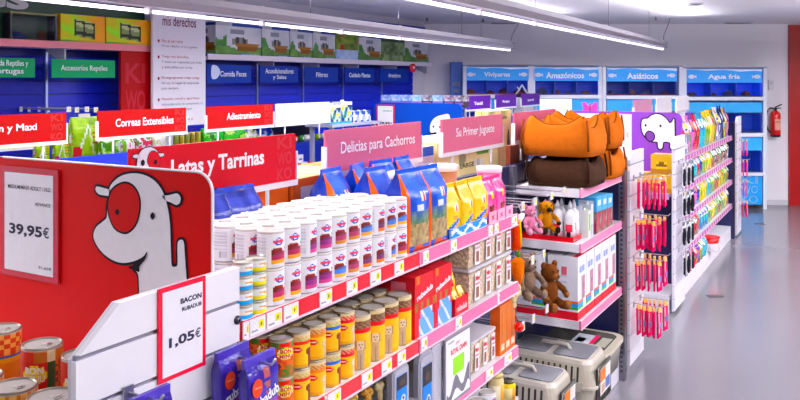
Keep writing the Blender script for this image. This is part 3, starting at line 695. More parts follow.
# ------------------------------------------------------------------ cans
def can_maker(name, r, h, fn, n=30, rows=14, lid='#bdb9b4', ring=False, lidm=None):
    def mk():
        t = thing(name, '', 'can')
        prof = [(r*.94, 0), (r, .004)]+[(r, .004+(h-.008)*j/rows) for j in range(1, rows+1)]+[(r*.95, h-.001)]
        MB().lathe(prof, n, lambda u, j: '#b4b0aa' if j == 0 or j > rows else fn(u, (j-.5)/rows)).build('body', PAPER, t)
        MB().lathe([(r*.95, h-.002), (r*.99, h-.001), (r*.985, h+.003), (r*.91, h+.003), (r*.89, h-.003), (r*.6, h-.002), (r*.56, h-.004), (0, h-.004)], n, lid).build('lid', lidm or METAL, t)
        if ring: MB().tube([(r*.1*math.cos(a)+r*.35, r*.22*math.sin(a), h+.001) for a in [2*PI*k/12 for k in range(13)]], .002, '#c9c5be', 5).tube([(0,0,h-.002),(r*.25,0,h)], .004, '#c9c5be', 5).build('pull_ring', METAL, t)
        return t
    return mk
def white_label(band, band2):
    def fn(u, v):
        if .42 < u < .62 and .6 < v < .9:
            e = ((u-.52)/.055)**2+((v-.76)/.12)**2
            if e < 1: return '#d8506a' if abs(v-.76) < .045 else ('#2f55b0' if e > .35 else '#e8e8f2')
            if abs(v-.76) < .045 and abs(u-.52) < .07: return '#d8506a'
        if .42 < u < .72:
            if v < .12: return '#e8e4ea'
            if v < .25: return band
            if v < .40: return band2
            if v < .46 and u > .47: return mix(band2, '#3a2430', .5)
            if v < .6 and .43 < u < .58 and (u-.5)**2*60+(v-.47)**2*40 < .5: return '#8a2f28' if v > .5 else '#6d2622'
            if .5 < v < .58 and u > .62: return '#4a4650'
        if .18 < u < .36:
            if v < .3 and v > .1 and u > .26: return '#a9a7b0' if int(u*90) % 2 else '#d8d6dc'
            if .36 < v < .92: return '#d7d5dc' if int(v*20) % 2 else '#efedf2'
        return '#f3f1f5'
    return fn
PALE = mat('pale_lid', .35, noise=.03)
WT = {}
for k, (a_, b_) in dict(mustard=('#e0a038', '#a83a5c'), purple=('#c04a80', '#8a3a78'), orange=('#ee7a24', '#6d3a60'), blue=('#eeb060', '#5c80cc'), tan=('#c98a50', '#a8486a')).items():
    WT[k] = Kind(can_maker('pet_food_tin', .0405, .1065, white_label(a_, b_), 52, 26, '#f0e9e6', lidm=PALE))
front = ['mustard', 'mustard', 'purple', 'purple', 'tan', 'tan', 'orange', 'orange', 'blue', 'blue']
y_ = 1.862; dy = .0822
for tier in (0, 1):
    for row in range(4):
        for i in range(10):
            if tier == 0 and row > 1 and i > 0: continue            # inner tins nothing shows of
            kd = front[i] if rnd.random() < .85 else rnd.choice(list(WT))
            lab = f"white tin with {kd} label band, {ORD[i]} along the {'shelf edge row' if row == 0 else ORD[row]+' row inward'}, {'upper' if tier else 'lower'} layer"
            WT[kd]((-1.513-.0855*row+rnd.uniform(-.002,.002), y_+dy*i+rnd.uniform(-.001,.001), ZT+.0005+tier*.1098), R90+rnd.uniform(-.55,.1), lab, 'white tins on the top shelf')
def tub_label(c):
    return lambda u, v: c if v < .36 else ('#e8a060' if .55 < v < .72 and .4 < u < .62 and int(u*40+v*9) % 2 else '#eef0ea')
for col, nm, yy_ in (('#3a9fd8', 'blue', 1.709), ('#e8d83a', 'yellow', 1.768)):
    K = Kind(can_maker('small_food_tin', .0285, .0365, tub_label(col), 22, 8, '#b9b6a8'))
    for k in range(4): K((-1.488, yy_, ZT+.0005+k*.0400), R90, f'small white and {nm} pet food tin, {ORD[k]} from the bottom of its stack', 'stacked small tins beside the slatted panel')
# yellow cans of the middle shelf
def yellow_label(band, top, dog='#7a3a22', tall=False):
    def fn(u, v):
        if v > .93: return '#d9c79a'
        if v > .80: return mix(top, '#e8d8b0', .5*((int(u*31+v*17)) % 2)) if not tall else mix('#5a4030', '#a98868', ((int(u*37) + int(v*40)) % 3)/3)
        if v > .70: return band
        if not tall and .40 < u < .56 and .46 < v < .64 and ((u-.48)/.07)**2+((v-.55)/.085)**2 < 1: return '#f0d8d0' if abs(v-.55) < .02 and .44 < u < .52 else '#c8203a'
        uc = .68 if not tall else .56
        if ((u-uc)/.05)**2+((v-.47)/.10)**2 < 1: return mix(dog if not tall else '#e0ccb0', '#1c0e08', .75 if ((abs(u-uc+.012) < .007 or abs(u-uc-.022) < .007) and abs(v-.49) < .02) or (abs(u-uc-.005) < .012 and abs(v-.43) < .015) else .0)
        if abs(u-uc) > .03 and ((abs(u-uc)-.05)/.02)**2+((v-.47)/.09)**2 < 1: return mix(dog if not tall else '#c8a880', '#2a1408', .3)
        if abs(u-uc) < .045 and v < .42: return mix(dog if not tall else '#d8c0a0', '#4a2c1c', .25+.3*(abs(u-uc) < .006 and v < .3))
        return '#f0bc1c' if v > .1 else '#e2a818'
    return fn
def bon_label(u, v):
    if .46 < u < .70 and .48 < v < .86 and ((u-.58)/.115)**2+((v-.67)/.185)**2 < 1:
        return '#e9d33c' if abs(v-.6) > .05 and abs(v-.74) > .045 else '#f7f0c0'
    if v > .86 and .5 < u < .62: return '#d8302c'
    if .28 < u < .42 and .38 < v < .6 and ((u-.35)/.065)**2+((v-.5)/.1)**2 < 1: return '#4a5a40'
    if v > .84 or (v < .22 and (int(u*26)+int(v*15)) % 3): return '#4f7a34' if int(u*19) % 3 else '#a85a30'
    if .40 < u < .52 and .16 < v < .42 and ((u-.46)/.05)**2+((v-.3)/.12)**2 < 1: return '#6d3018'
    if .56 < u < .68 and v < .34: return '#8a6a34'
    return '#d86a34' if (int(u*17)+int(v*9)) % 3 else '#c84a2c'
YK = {
 'red bon menu': can_maker('dog_food_can', .0375, .108, bon_label, 56, 30, '#b9a98a'),
 'red banded yellow': can_maker('dog_food_can', .0375, .108, yellow_label('#d8402c', '#c8b070'), 56, 30, '#b9a98a'),
 'orange banded yellow': can_maker('dog_food_can', .0375, .108, yellow_label('#e88a2c', '#c87a30', '#e0c8a0'), 56, 30, '#b9a98a'),
 'blue banded yellow': can_maker('dog_food_can', .0375, .108, yellow_label('#3a6ac8', '#b8b070', '#8a3a20'), 56, 30, '#b9a98a'),
 'crimson banded yellow': can_maker('dog_food_can', .0375, .108, yellow_label('#d8303c', '#d03038', '#e0d0b8'), 56, 30, '#b9a98a')}
YK = {k: Kind(v) for k, v in YK.items()}
def can_lettering(o, body, r, z0, z1, u0, u1, c, bold=.04):
    """lettering bent round the can wall"""
    V_, F_ = glyphs(body, bold, 2); P = []
    for a_, b_ in V_:
        u = u0+(u1-u0)*a_; an = -PI/2+2*PI*(u-.5); P.append((r*math.cos(an), r*math.sin(an), z0+(z1-z0)*b_))
    MB().add(P, F_, c).build('lettering', PAPER, o)
yc = 1.902
seq = ['red bon menu', 'red banded yellow', 'orange banded yellow', 'blue banded yellow', 'crimson banded yellow']
for i, kd in enumerate(seq):
    for row in range(3):
        for tier in (0, 1):
            if row == 2 and tier == 0: continue
            first = YK[kd].first is None
            o = YK[kd]((-1.505-.078*row, yc+.0835*i, ZM+.0005+tier*.112), R90+(-.95 if 'menu' in kd else -.9)+rnd.uniform(-.06,.06), f"{kd} dog food can, {'upper' if tier else 'lower'} one in the {'edge' if row == 0 else ORD[row]} row, middle shelf", 'cans on the middle shelf')
            if first and kd == 'red bon menu':
                can_lettering(o, 'BON', .0378, .072, .084, .505, .655, '#c02820'); can_lettering(o, 'MENU', .0378, .058, .069, .495, .665, '#c02820')
            elif first: can_lettering(o, 'pedigree', .0378, .0575, .0625, .43, .53, '#f6e4e0', .03)
TK = Kind(can_maker('tall_dog_food_can', .0475, .182, yellow_label('#d8303a', '#8a6a50', tall=True), 56, 34, '#b9a98a'))
for i in range(4):
    for row in range(2): TK((-1.515-.1*row, 2.335+.097*i, ZM+.0005), R90-1.15+rnd.uniform(-.05,.05), f"tall yellow can with a puppy picture, {ORD[i]} in the {'edge' if row == 0 else 'inner'} row", 'tall yellow cans on the middle shelf')
# end display: big cans before the red board
def bon_big(u, v):
    if .40 < u < .60 and .52 < v < .80 and ((u-.5)/.1)**2+((v-.66)/.13)**2 < 1: return '#e9d33c'
    if .60 < u < .66 and v > .3: return '#3f5a34' if v < .85 else '#d8c8a0'
    if v > .82: return '#d0402c' if u < .5 else '#b86a3a'
    if .66 <= u < .9: return mix('#8a3a24', '#c86a3c', (int(u*40)+int(v*18)) % 2)
    return '#cc3a2c' if v > .45 else '#c8902c' if .42 < u < .56 and v < .3 else '#b9442c'
def orange_big(u, v):
    if .66 < v < .70: return '#4a5a9c'
    if v >= .70: return mix('#c84a34', '#e0a060', (int(u*22)+int(v*14)) % 2)
    return '#e0902c' if v < .6 else '#e8b050'
BB = Kind(can_maker('large_dog_food_can', .05, .178, bon_big, 60, 30, '#a8a294', True)); OB = Kind(can_maker('large_dog_food_can', .05, .19, orange_big, 60, 30, '#a8a294', True))
def low_label(u, v): return mix('#c87a44', '#e0b070', (int(u*26)+int(v*9)) % 2) if v > .5 else '#b9542c'
LB = Kind(can_maker('short_dog_food_can', .053, .122, low_label, 40, 14, '#a8a294', True))
yb_ = 1.31
OB((-1.972, yb_, 1.2705), .6, 'large orange dog food can, first of the rear row before the red board', 'large cans before the red board')
first = BB((-1.803, yb_, 1.2705), .55, 'large red can with a yellow oval, rear row before the red board', 'large cans before the red board')
can_lettering(first, 'BON', .0503, .118, .136, .425, .575, '#f8f4e8'); can_lettering(first, 'MENU', .0503, .098, .114, .415, .585, '#f8f4e8')
BB((-1.648, yb_+.0, 1.2705), .45, 'large red dog food can half hidden by the slatted panel', 'large cans before the red board')
LB((-1.742, 1.19, 1.2705), .3, 'short dog food can with a ridged lid at the shelf front before the red board', 'short cans before the red board')
LB((-1.612, 1.195, 1.2705), .3, 'short dog food can at the shelf front beside the slatted panel', 'short cans before the red board')
LB((-1.875, 1.19, 1.2705), .3, 'short dog food can at the shelf front below the 39,95 poster', 'short cans before the red board')

# ------------------------------------------------------------------ bags
def bag_maker(name, w_, d_, h_, fn, top=.72, cols=22, rows=26, seal=None, extra=None, cat='bag', m=None):
    def mk():
        t = thing(name, '', cat)
        MB().bag(w_, d_, h_, fn, top, cols, rows).build('pouch', m or FILM, t)
        if seal: MB().box(-w_/2*.99, w_/2*.99, -.006, .006, h_-.022, h_+.001, seal).build('seal', m or FILM, t)
        if extra: extra(t)
        return t
    return mk
def blue_bag(sd, u, v):
    if sd in 'rl': return '#e8702c' if (sd == 'l' and u > .74 and v > .1) else '#2444b0'
    if u < .09 or (sd == 'b' and u > .9): return '#e8682c'
    if v < .05: return '#c84034' if u > .25 else '#2a3e98'
    if v < .09: return '#c8502c' if .3 < u < .7 else '#2a4aa8'
    if v < .33: return mix('#c8b080', '#5d4a38', vn(u,v,22,1)) if .1 < u else '#e8702c'
    if v < .5: return mix(mix('#2f5a5c', '#9aa85a', vn(u,v,9,2)), '#3a5ab0', max(0, (v-.33)/.2-.2))
    if .5 < u < .75 and .62 < v < .74: return '#d8402c' if abs(u-.64) < .06 else '#e8eaf2'
    if .34 < u < .6 and .5 < v < .58: return '#dfe4ee'
    return mix('#1c3ca8', '#4a76da', vn(u,v,5,4))
BK = Kind(bag_maker('kibble_bag', .15, .10, .315, blue_bag, .66, seal='#3358c0'))
BK((-1.535, 2.728, ZT+.0005), R90-.12, 'blue kibble bag with an orange edge, standing beside the white tins', 'blue kibble bags')
BK((-1.53, 2.882, ZT+.0005), R90-.05, 'blue kibble bag with an orange edge, standing beside the yellow bags', 'blue kibble bags')
for i, (x, y, a_) in enumerate(((-1.81, 2.60, .1), (-1.81, 2.79, .25), (-1.81, 2.98, -.1), (-1.81, 3.16, .1), (-1.68, 2.72, .0))):
    BK((x, y, ZT+.0005), R90+a_, ('blue kibble bag, %s of the row behind the white tins' % ORD[i]) if i < 4 else 'blue kibble bag standing between the front and the rear blue bags', 'blue kibble bags')
def deep_bag(sd, u, v):
    if .4 < u < .7 and .3 < v < .6 and sd == 'f': return '#e8702c' if v < .42 else '#c3c9e4'
    return mix('#0e2270', '#4450ac', vn(u,v,5,8))
DB = Kind(bag_maker('kibble_bag', .17, .09, .30, deep_bag, .75, seal='#3a4ab0'))
DB((-1.845, 1.92, ZT+.0005), R90-.3, 'violet blue kibble bag just beyond the red dog board', 'violet blue kibble bags')
DB((-1.85, 2.085, ZT+.0005), R90-.1, 'violet blue kibble bag beside the orange cartons', 'violet blue kibble bags')
def yellow_bag(sd, u, v):
    if sd == 'f' or sd == 'r':
        if v < .12: return '#3a78d0'
        if .12 < v < .34 and abs(v-.12-u*.3) < .05: return '#2a62c8'
        if .34 < v < .42 and .3 < u < .6: return '#e0a050'
        if .5 < v < .6 and .4 < u < .7: return '#f4f0dc' if abs(u-.55) > .06 else '#c8383a'
        if v < .3 and u > .3: return mix('#d89a3c', '#f0c840', vn(u,v,8,3))
    return mix('#ffdc1c', '#f0b814', vn(u,v,5,1))
YB_ = Kind(bag_maker('snack_bag', .138, .07, .22, yellow_bag, .55, seal='#f0c41c'))
for i, (y, z, a_) in enumerate(((3.03, 0, .0), (3.175, 0, .1), (3.315, 0, -.05))): YB_((-1.52, y, ZT+.0005), R90+a_, f'yellow snack bag with a blue stripe, {ORD[i]} beyond the blue bags', 'yellow snack bags')
YB_((-1.61, 3.12, ZT+.0005), R90+.2, 'crumpled yellow snack bag standing in the second row', 'yellow snack bags')
def pink_bag(sd, u, v):
    if sd == 'f':
        if v < .4 and abs(u-.5) < .12+.55*v*.5: return mix('#7a3a30', '#4a2a28', vn(u,v,7,1))
        if .55 < v < .7 and .4 < u < .62: return '#e8b83c'
    return mix('#e83a88', '#f47ab0', vn(u,v,5,2))
PB = Kind(bag_maker('treat_bag', .135, .06, .205, pink_bag, .6, seal='#e05090'))
for i, y in enumerate((3.44, 3.565, 3.655)): PB((-1.525-.0*i, y if i < 2 else 3.64, ZT+.0005) if i < 2 else (-1.60, 3.60, ZT+.0005), R90+.05*i, f'pink treat bag with a brown dog picture, {ORD[i]} beyond the yellow bags', 'pink treat bags')
# tubs with white lids behind the bags
def tub(r, h, c, lidc, lab, loc, grp):
    t = thing('treat_tub', lab, 'tub', loc, R90, grp)
    MB().lathe([(r*.82, 0), (r*.86, .005), (r*.97, h-.02)], 22, lambda u, j: c).build('bucket', PAPER, t)
    MB().lathe([(r, h-.025), (r*1.04, h-.022), (r*1.04, h), (r*.96, h+.004), (0, h+.004)], 22, lidc).build('lid', GLOSS, t)
tub(.07, .262, '#8a5a44', '#f2e4ea', 'treat tub with a white lid behind the second blue bag', (-1.72, 3.02, ZT), 'white lidded treat tubs')
tub(.07, .262, '#a06a50', '#f4e2ec', 'treat tub with a white lid behind the yellow bags', (-1.70, 3.36, ZT), 'white lidded treat tubs')
tub(.062, .235, '#d88ab0', '#f6e0ec', 'pink treat tub with a white lid at the end of the top shelf', (-1.58, 3.648-.02, ZT), 'white lidded treat tubs')
# low blue and white display tray in front of the yellow bags, three pink cards beside it
t = thing('display_tray', 'low blue and white wave printed tray before the yellow bags', 'tray', (-1.468, 3.15, ZT+.0005), R90)
def wave(sd, u, v): return '#e9f0fa' if abs((v-.5)*1.0-.35*math.sin(u*16)) < .22 else '#3f8ad8'
MB().pbox(.36, .012, .042, wave, 26, 8).build('front_card', PAPER, t); MB().box(-.18, .18, -.004, .0, 0, .003, '#3f8ad8').build('base', PAPER, t)
for i, y in enumerate((3.40, 3.50, 3.60)):
    t = thing('price_card', f'pink price card with a small red cross, {ORD[i]} of three on the strip', 'card', (-1.462, y, ZT+.006), R90, 'pink cards on the top shelf edge')
    MB().box(-.042, .042, 0, .002, -.01, .052, '#f3b0c8').build('card', PAPER, t); g = MB()
    g.text('x', -.02, .02, .014, .034, -.001, '#c84a74', .05); g.build('lettering', PAPER, t)
# purple pouches hanging on the slatted panel
def purple(sd, u, v):
    if sd == 'f' and v < .4: return mix('#5a2a8c', '#8a4aa8', v*2)
    if sd == 'f' and .5 < v < .84 and abs(u-.62+.15*(v-.6)) < .09 and int(v*22) % 3: return '#a05a5c'
    return mix('#2c2078', '#4a3aa8', vn(u,v,4,2))
def purple_extra(t):
    g = MB().flat(ellipse(-.030, .128, .019, .023, 18), -.0222, '#e8542c'); g.build('round_logo', PAPER, t)
    MB().text('rubadub', -.046, .054, .082, .108, -.0226, '#f3f1f6', .03).xf(Matrix.Translation((0,0,.095)) @ Matrix.Rotation(-.25,4,'Y') @ Matrix.Translation((0,0,-.095))).build('lettering', PAPER, t)
    MB().text('affinity', -.042, -.018, .126, .131, -.0230, '#f3d8d0', .01).build('lettering', PAPER, t)
PP = Kind(bag_maker('treat_pouch', .118, .026, .20, purple, .72, 20, 24, '#4a3aa4', purple_extra))
zp = at(256, 352, X=-1.34).z
PP((-1.322, 1.580, zp-.2), R90, 'purple treat pouch with an orange dot, outer one on its hook', 'purple treat pouches')
PP((-1.395, 1.562, zp-.2+.012), R90, 'purple treat pouch half covered by the outer one', 'purple treat pouches')
p = at(152, 396, X=-1.36); PP((-1.37, p.y, p.z-.193), R90, 'purple treat pouch cut off below the bacon price poster', 'purple treat pouches')
# ------------------------------------------------------------------ middle shelf of the pink unit
def red_box(sd, u, v):
    if sd == 't': return '#c02038'
    if sd == 'f':
        if v < .42 and u > .22 and (v < .3 or abs(u-.6) < .3): return '#6fa0e0' if (u+v*1.4) % .5 < .38 else '#d8dcf0'
        if .42 < v < .58 and (u*3.1) % 1 < .35: return '#8a7a3c'
        if v > .86 and .1 < u < .25: return '#e87a3a'
    if sd == 'l' and v < .9 and .3 < u < .75 and v > .7: return '#e07a8a'
    return '#cc1e3a'
def red_extra(t):
    MB().text('rubadub', -.065, .068, .155, .178, -.0815, '#f6f0f2', .04).xf(Matrix.Translation((0,0,.167)) @ Matrix.Rotation(-.2,4,'Y') @ Matrix.Translation((0,0,-.167))).build('lettering', PAPER, t)
RB = Kind(lambda: (lambda t: (MB().pbox(.155, .16, .238, red_box, 24, 30).build('carton', PAPER, t), red_extra(t), t)[2])(thing('treat_box', '', 'box')))
for i, y in enumerate((2.752, 2.912)): RB((-1.552, y, ZM+.0005), R90, f'red treat box with white lettering, {ORD[i]} beyond the tall yellow cans', 'red treat boxes')
for i, y in enumerate((2.752, 2.912)): RB((-1.715, y, ZM+.0005), R90, f'red treat box in the inner row, {ORD[i]} from the tall yellow cans', 'red treat boxes')
def ybox(sd, u, v):
    if .3 < v < .55 and sd == 'f': return '#7a4a34' if (u*3) % 1 < .5 else '#f0c83a'
    if .6 < v < .75 and .3 < u < .7: return '#d83a34'
    return '#f2c01e'
t = thing('snack_bag', 'narrow yellow snack bag leaning behind the low red tray', 'bag', (-1.53, 3.045, ZM+.0005), R90-.1, 'snack bags by the red boxes')
MB().bag(.075, .05, .205, ybox, .6).build('pouch', FILM, t); MB().box(-.037, .037, -.006, .006, .19, .207, '#e8b820').build('seal', FILM, t)
t = thing('snack_tray', 'low red printed snack tray in front of the kibble tubs', 'tray', (-1.50, 3.075, ZM+.0005), R90)
MB().box(-.065, .065, -.035, .035, 0, .004, '#b41c34').box(-.065, .065, -.035, -.031, 0, .075, '#cc1e3a').box(-.065, .065, .031, .035, 0, .075, '#cc1e3a').box(-.065, -.061, -.031, .031, 0, .075, '#b81c36').box(.061, .065, -.031, .031, 0, .075, '#b81c36').build('tray', PAPER, t)
MB().text('rubadub', -.05, .05, .02, .045, -.0358, '#f4e8ea').build('lettering', PAPER, t)
for x in (-.03, .03): MB().bag(.05, .04, .105, ybox, .6, 6, 8).xf(Matrix.Translation((x, 0, .005))).build('snack', FILM, t)
# clear tubs of kibble
def kibble_tub(w_, d_, h_, label=True):
    t = thing('kibble_tub', '', 'tub')
    MB().add([(sx*(w_/2-.003)*k, sy*(d_/2-.003)*k, z) for z, k in ((.002, .9), (h_*.86, .985)) for sx, sy in ((-1,-1),(1,-1),(1,1),(-1,1))],
             [(3,2,1,0),(4,5,6,7),(0,1,5,4),(1,2,6,5),(2,3,7,6),(3,0,4,7)], '#dcc8ac').build('kibble_fill', KIBBLE, t)
    P0 = rrect(-w_/2*.9, w_/2*.9, -d_/2*.9, d_/2*.9, .012, 3); P1 = rrect(-w_/2, w_/2, -d_/2, d_/2, .012, 3); n = len(P0)
    MB().add([(x, y, 0) for x, y in P0]+[(x, y, h_*.93) for x, y in P1], [(i, (i+1) % n, n+(i+1) % n, n+i) for i in range(n)]+[tuple(range(n))[::-1]], '#e9e6ea', True).build('clear_wall', CLEAR, t)
    P2 = rrect(-w_/2-.003, w_/2+.003, -d_/2-.003, d_/2+.003, .012, 3)
    MB().add([(x, y, z) for z in (h_*.92, h_) for x, y in P2], [(i, (i+1) % n, n+(i+1) % n, n+i) for i in range(n)]+[tuple(range(n, 2*n))], '#d6d2d8').build('lid', GLOSS, t)
    if label:
        k = .97
        l_ = MB().box(-w_*.06, w_*.42, -d_/2*k-.004, -d_/2*k-.003, h_*.06, h_*.84, '#efebee').build('label_card', PAPER, t)
        MB().text('Mini', -w_*.02, w_*.38, h_*.62, h_*.76, -d_/2*k-.0048, '#c8303a', .03).box(w_*.04, w_*.3, -d_/2*k-.0046, -d_/2*k-.0044, h_*.14, h_*.44, '#8a5a48').box(-w_*.02, w_*.38, -d_/2*k-.0046, -d_/2*k-.0044, h_*.5, h_*.56, '#d88a9a').build('print', PAPER, l_)
    return t
KT = Kind(lambda: kibble_tub(.118, .15, .158))
for tier in (0, 1):
    for row in range(2):
        for i in range(4):
            KT((-1.56-.165*row, 3.255+.122*i, ZM+.0005+.1595*tier), R90, f"clear kibble tub, {ORD[i]} along the {'edge' if row == 0 else 'inner'} row, {'upper' if tier else 'lower'} layer of the middle shelf", 'kibble tubs on the middle shelf')
# ------------------------------------------------------------------ low shelf of the pink unit
K2 = Kind(lambda: kibble_tub(.088, .15, .15))
for i in range(4):
    K2((-1.56, 3.165+.091*i, ZL+.0005), R90, f'open fronted white kibble tub, {ORD[i]} beyond the white poster on the low shelf', 'kibble tubs on the low shelf')
    K2((-1.72, 3.165+.091*i, ZL+.0005), R90, f'white kibble tub in the inner row of the low shelf, {ORD[i]} beyond the poster', 'kibble tubs on the low shelf')
def orange_pack(sd, u, v):
    if sd == 'f':
        if v < .28: return '#e8702c'
        return '#8a5a3a' if int(u*7) % 2 else '#e07a3a'
    return '#dc6a2c'
OP = Kind(lambda: (lambda t: (MB().pbox(.062, .05, .235, orange_pack, 7, 12).build('carton', PAPER, t), MB().box(-.02, .02, -.0258, -.025, .02, .05, '#f0d8c0').build('label_card', PAPER, t), t)[2])(thing('stick_box', '', 'box')))
for i in range(3): OP((-1.50-.0*i, 3.545+.064*i, ZL+.0005), R90, f'orange chew stick box, {ORD[i]} beyond the low kibble tubs', 'orange chew stick boxes')
for i in range(4): OP((-1.83, 3.2+.10*i, ZL+.0005), R90, f'orange chew stick box at the back of the low shelf, {ORD[i]} from the white poster', 'orange chew stick boxes')
# white brand poster in a grey frame
y0, y1 = at(443.5, 360, X=-1.448).y, at(469.5, 350, X=-1.448).y
t = thing('brand_poster', 'white poster with red lettering, green square and grey wave on the low shelf edge', 'poster', (-1.446, y0, .80), R90)
L = y1-y0; hh = .275
MB().box(0, L, -.004, .004, 0, hh, '#8f8e99').build('frame', METAL, t)
MB().rect(.01, L-.01, .012, hh-.008, -.0045, '#f3f2f5').build('card', PAPER, t)
g = MB().text('por', L*.42, L*.56, hh*.83, hh*.875, -.005, '#c83a4c').text('ROYAL CANIN', L*.22, L*.82, hh*.72, hh*.80, -.005, '#c8283c', .04).text('nuevo', L*.12, L*.34, hh*.9, hh*.93, -.005, '#6d6a76')
g.prism(rrect(L*.3, L*.72, hh*.40, hh*.66, .008), -.0052, -.0048, '#98d43c')
g.build('lettering', PAPER, t)
wv = [(L*.06, hh*.1)]+[(L*(.06+.88*k/14), hh*(.24+.12*math.sin(k*.78+3.6)+.10*k/14)) for k in range(15)]+[(L*.94, hh*.16)]+[(L*(.94-.88*k/14), hh*(.10+.07*math.sin((14-k)*.78+3.4)+.05*(14-k)/14)) for k in range(1, 15)]
MB().flat(wv, -.0050, '#6a6872').build('wave_print', PAPER, t)
# bottom deck of the pink unit: jars
def jar(lab, loc, r, h, c, lidc, grp):
    t = thing('treat_jar', lab, 'jar', loc, R90, grp)
    MB().lathe([(r*.9,0),(r,.006),(r,h*.82),(r*.8,h*.9),(r*.8,h*.92)], 22, lambda u, j: (c if j != 1 else c)).build('body', GLOSS, t)
    MB().lathe([(r*1.004,h*.12),(r*1.004,h*.7)], 22, lambda u, j: '#d89a4c' if .42 < u < .58 else mix(c, '#ffffff', .3)).build('label_band', PAPER, t)
    MB().lathe([(r*.86,h*.9),(r*.86,h),(0,h)], 22, lidc).build('lid', GLOSS, t)
q = at(496, 398, X=-1.50)
jar('tall cream and orange jar beneath the low pink shelf', (-1.50, q.y, .566), .038, .16, '#e0d0a0', '#c9b27a', 'jars under the low pink shelf')
jar('short yellow lidded jar beside the cream jar', (-1.48, q.y+.10, .566), .036, .10, '#e0c83c', '#4a4a3c', 'jars under the low pink shelf')
WJ = WT['blue']
for i, y in enumerate((3.20, 3.31, 3.42)): WJ((-1.50, y, .566), R90-.3, f'white tin on the deck under the low pink shelf, {ORD[i]} toward the jar', 'white tins on the low deck')
# ------------------------------------------------------------------ low shelf of the red unit: grey scoops and chews
def scoop():
    t = thing('litter_scoop_pack', '', 'pack')
    P = rrect(-.062, .062, 0, .205, .035, 6, (0,1,1,0))
    MB().prism(P, 0, .022, '#8f8f9a').build('tray', GLOSS, t)
    MB().prism(grow(P, -.012), -.004, 0, '#a3a3ad').build('rim', GLOSS, t)
    l_ = MB().box(-.036, .036, -.0065, -.004, .02, .165, '#2a7ed8').build('label_card', PAPER, t)
    MB().box(-.036, .036, -.0072, -.0066, .105, .165, '#1c1d24').flat(ellipse(0, .13, .018, .014, 12), -.0074, '#4a3c30').flat(ellipse(.008, .055, .016, .018, 12), -.0072, '#dfe6f0').text('9', .0, .016, .045, .066, -.0076, '#1c2430', .04).rect(-.036, .036, .02, .03, -.0072, '#d8c840').build('print', PAPER, l_)
    return t
SK = Kind(scoop)
o = SK((-1.452, at(401, 380, X=-1.45).y, .916), R90, 'grey rounded pack with a blue label, nearer one under the red price strip', 'grey packs with blue labels'); o.scale = (1, 1, .79)
o = SK((-1.450, at(426, 370, X=-1.45).y, ZL+.006), R90, 'grey rounded pack with a blue label, one beside the white poster', 'grey packs with blue labels'); o.scale = (1, 1, 1.25)
t = thing('grey_divider', 'plain grey divider card standing beside the white poster', 'divider', (-1.455, y0-.085, .80), R90); MB().box(0, .08, .0, .004, 0, .27, '#a9a8b2').build('card', PAPER, t); MB().box(0, .08, -.004, 0, 0, .02, '#8d8c96').build('foot', PAPER, t)
for i in range(11):
    y = 2.10+.045*i; c = rnd.choice(['#c8a468', '#7a9a44', '#b98a50', '#d8c8a0', '#5c7a3a'])
    t = thing('rawhide_chew', f'knotted chew, {ORD[i]} along the dim shelf under the yellow cans', 'chew', (-1.50-.02*(i % 2), y, .9155), R90+rnd.uniform(-.5,.5), 'chews under the yellow cans')
    hgt = rnd.uniform(.10, .14)
    MB().tube([(0,0,.012),(.004,0,hgt*.5),(0,0,hgt-.012)], [.012,.010,.012], c, 8).build('stick', PLUSH, t)
    for z in (.014, hgt-.014): MB().ell((-.011,0,z),(.014,.013,.014),c,8,6).ell((.011,0,z),(.014,.013,.014),c,8,6).build('knot', PLUSH, t)
# ------------------------------------------------------------------ cartons on the rear shelf
def carton(lab, x0, x1, y0, y1, h_, c, grp=None, z=ZT+.0005, print_=None, flap=None, cat='box'):
    t = thing('carton', lab, cat, (x1, y0, z), R90, grp); L = y1-y0; d_ = x1-x0
    if print_: MB().pbox(L, d_, h_, print_, 44, 24, 0, 0).build('body', PAPER, t)
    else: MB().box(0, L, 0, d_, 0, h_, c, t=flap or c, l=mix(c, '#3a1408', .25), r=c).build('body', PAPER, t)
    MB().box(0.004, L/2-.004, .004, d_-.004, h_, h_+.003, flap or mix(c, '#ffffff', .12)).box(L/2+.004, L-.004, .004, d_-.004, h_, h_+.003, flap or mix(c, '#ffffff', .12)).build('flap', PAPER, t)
    return t, L
og = 'orange cartons behind the white tins'
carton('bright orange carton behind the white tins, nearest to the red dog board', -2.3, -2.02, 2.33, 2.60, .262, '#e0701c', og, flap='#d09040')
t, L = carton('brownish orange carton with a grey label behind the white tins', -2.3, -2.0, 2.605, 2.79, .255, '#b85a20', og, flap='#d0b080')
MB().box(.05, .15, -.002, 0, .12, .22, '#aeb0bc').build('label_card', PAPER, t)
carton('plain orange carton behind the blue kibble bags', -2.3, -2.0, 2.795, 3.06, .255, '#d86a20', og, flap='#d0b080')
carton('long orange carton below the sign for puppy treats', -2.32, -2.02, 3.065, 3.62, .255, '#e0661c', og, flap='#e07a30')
def kennel(sd, u, v):
    if sd in 'f':
        if .08 < u < .34 and .3 < v < .7 and ((u-.2+.3*(v-.45))/.05)**2+((v-.48)/.15)**2 < 1: return '#3a5a2c'
        if .58 < u < .86 and .6 < v < .95 and ((u-.72)/.14)**2+((v-.76)/.1)**2 < 1: return '#5f9a4a' if abs(v-.76) > .02 else '#d9cf9a'
        if .3 < u < .44 and .5 < v < .8: return '#8a8a6a' if ((u-.37)/.06)**2+((v-.64)/.13)**2 < 1 else '#dcd0a2'
        if .56 < u < .72 and .44 < v < .6: return '#aab0ae' if int(u*70) % 2 else '#d5d4cc'
    return '#dccf9e'
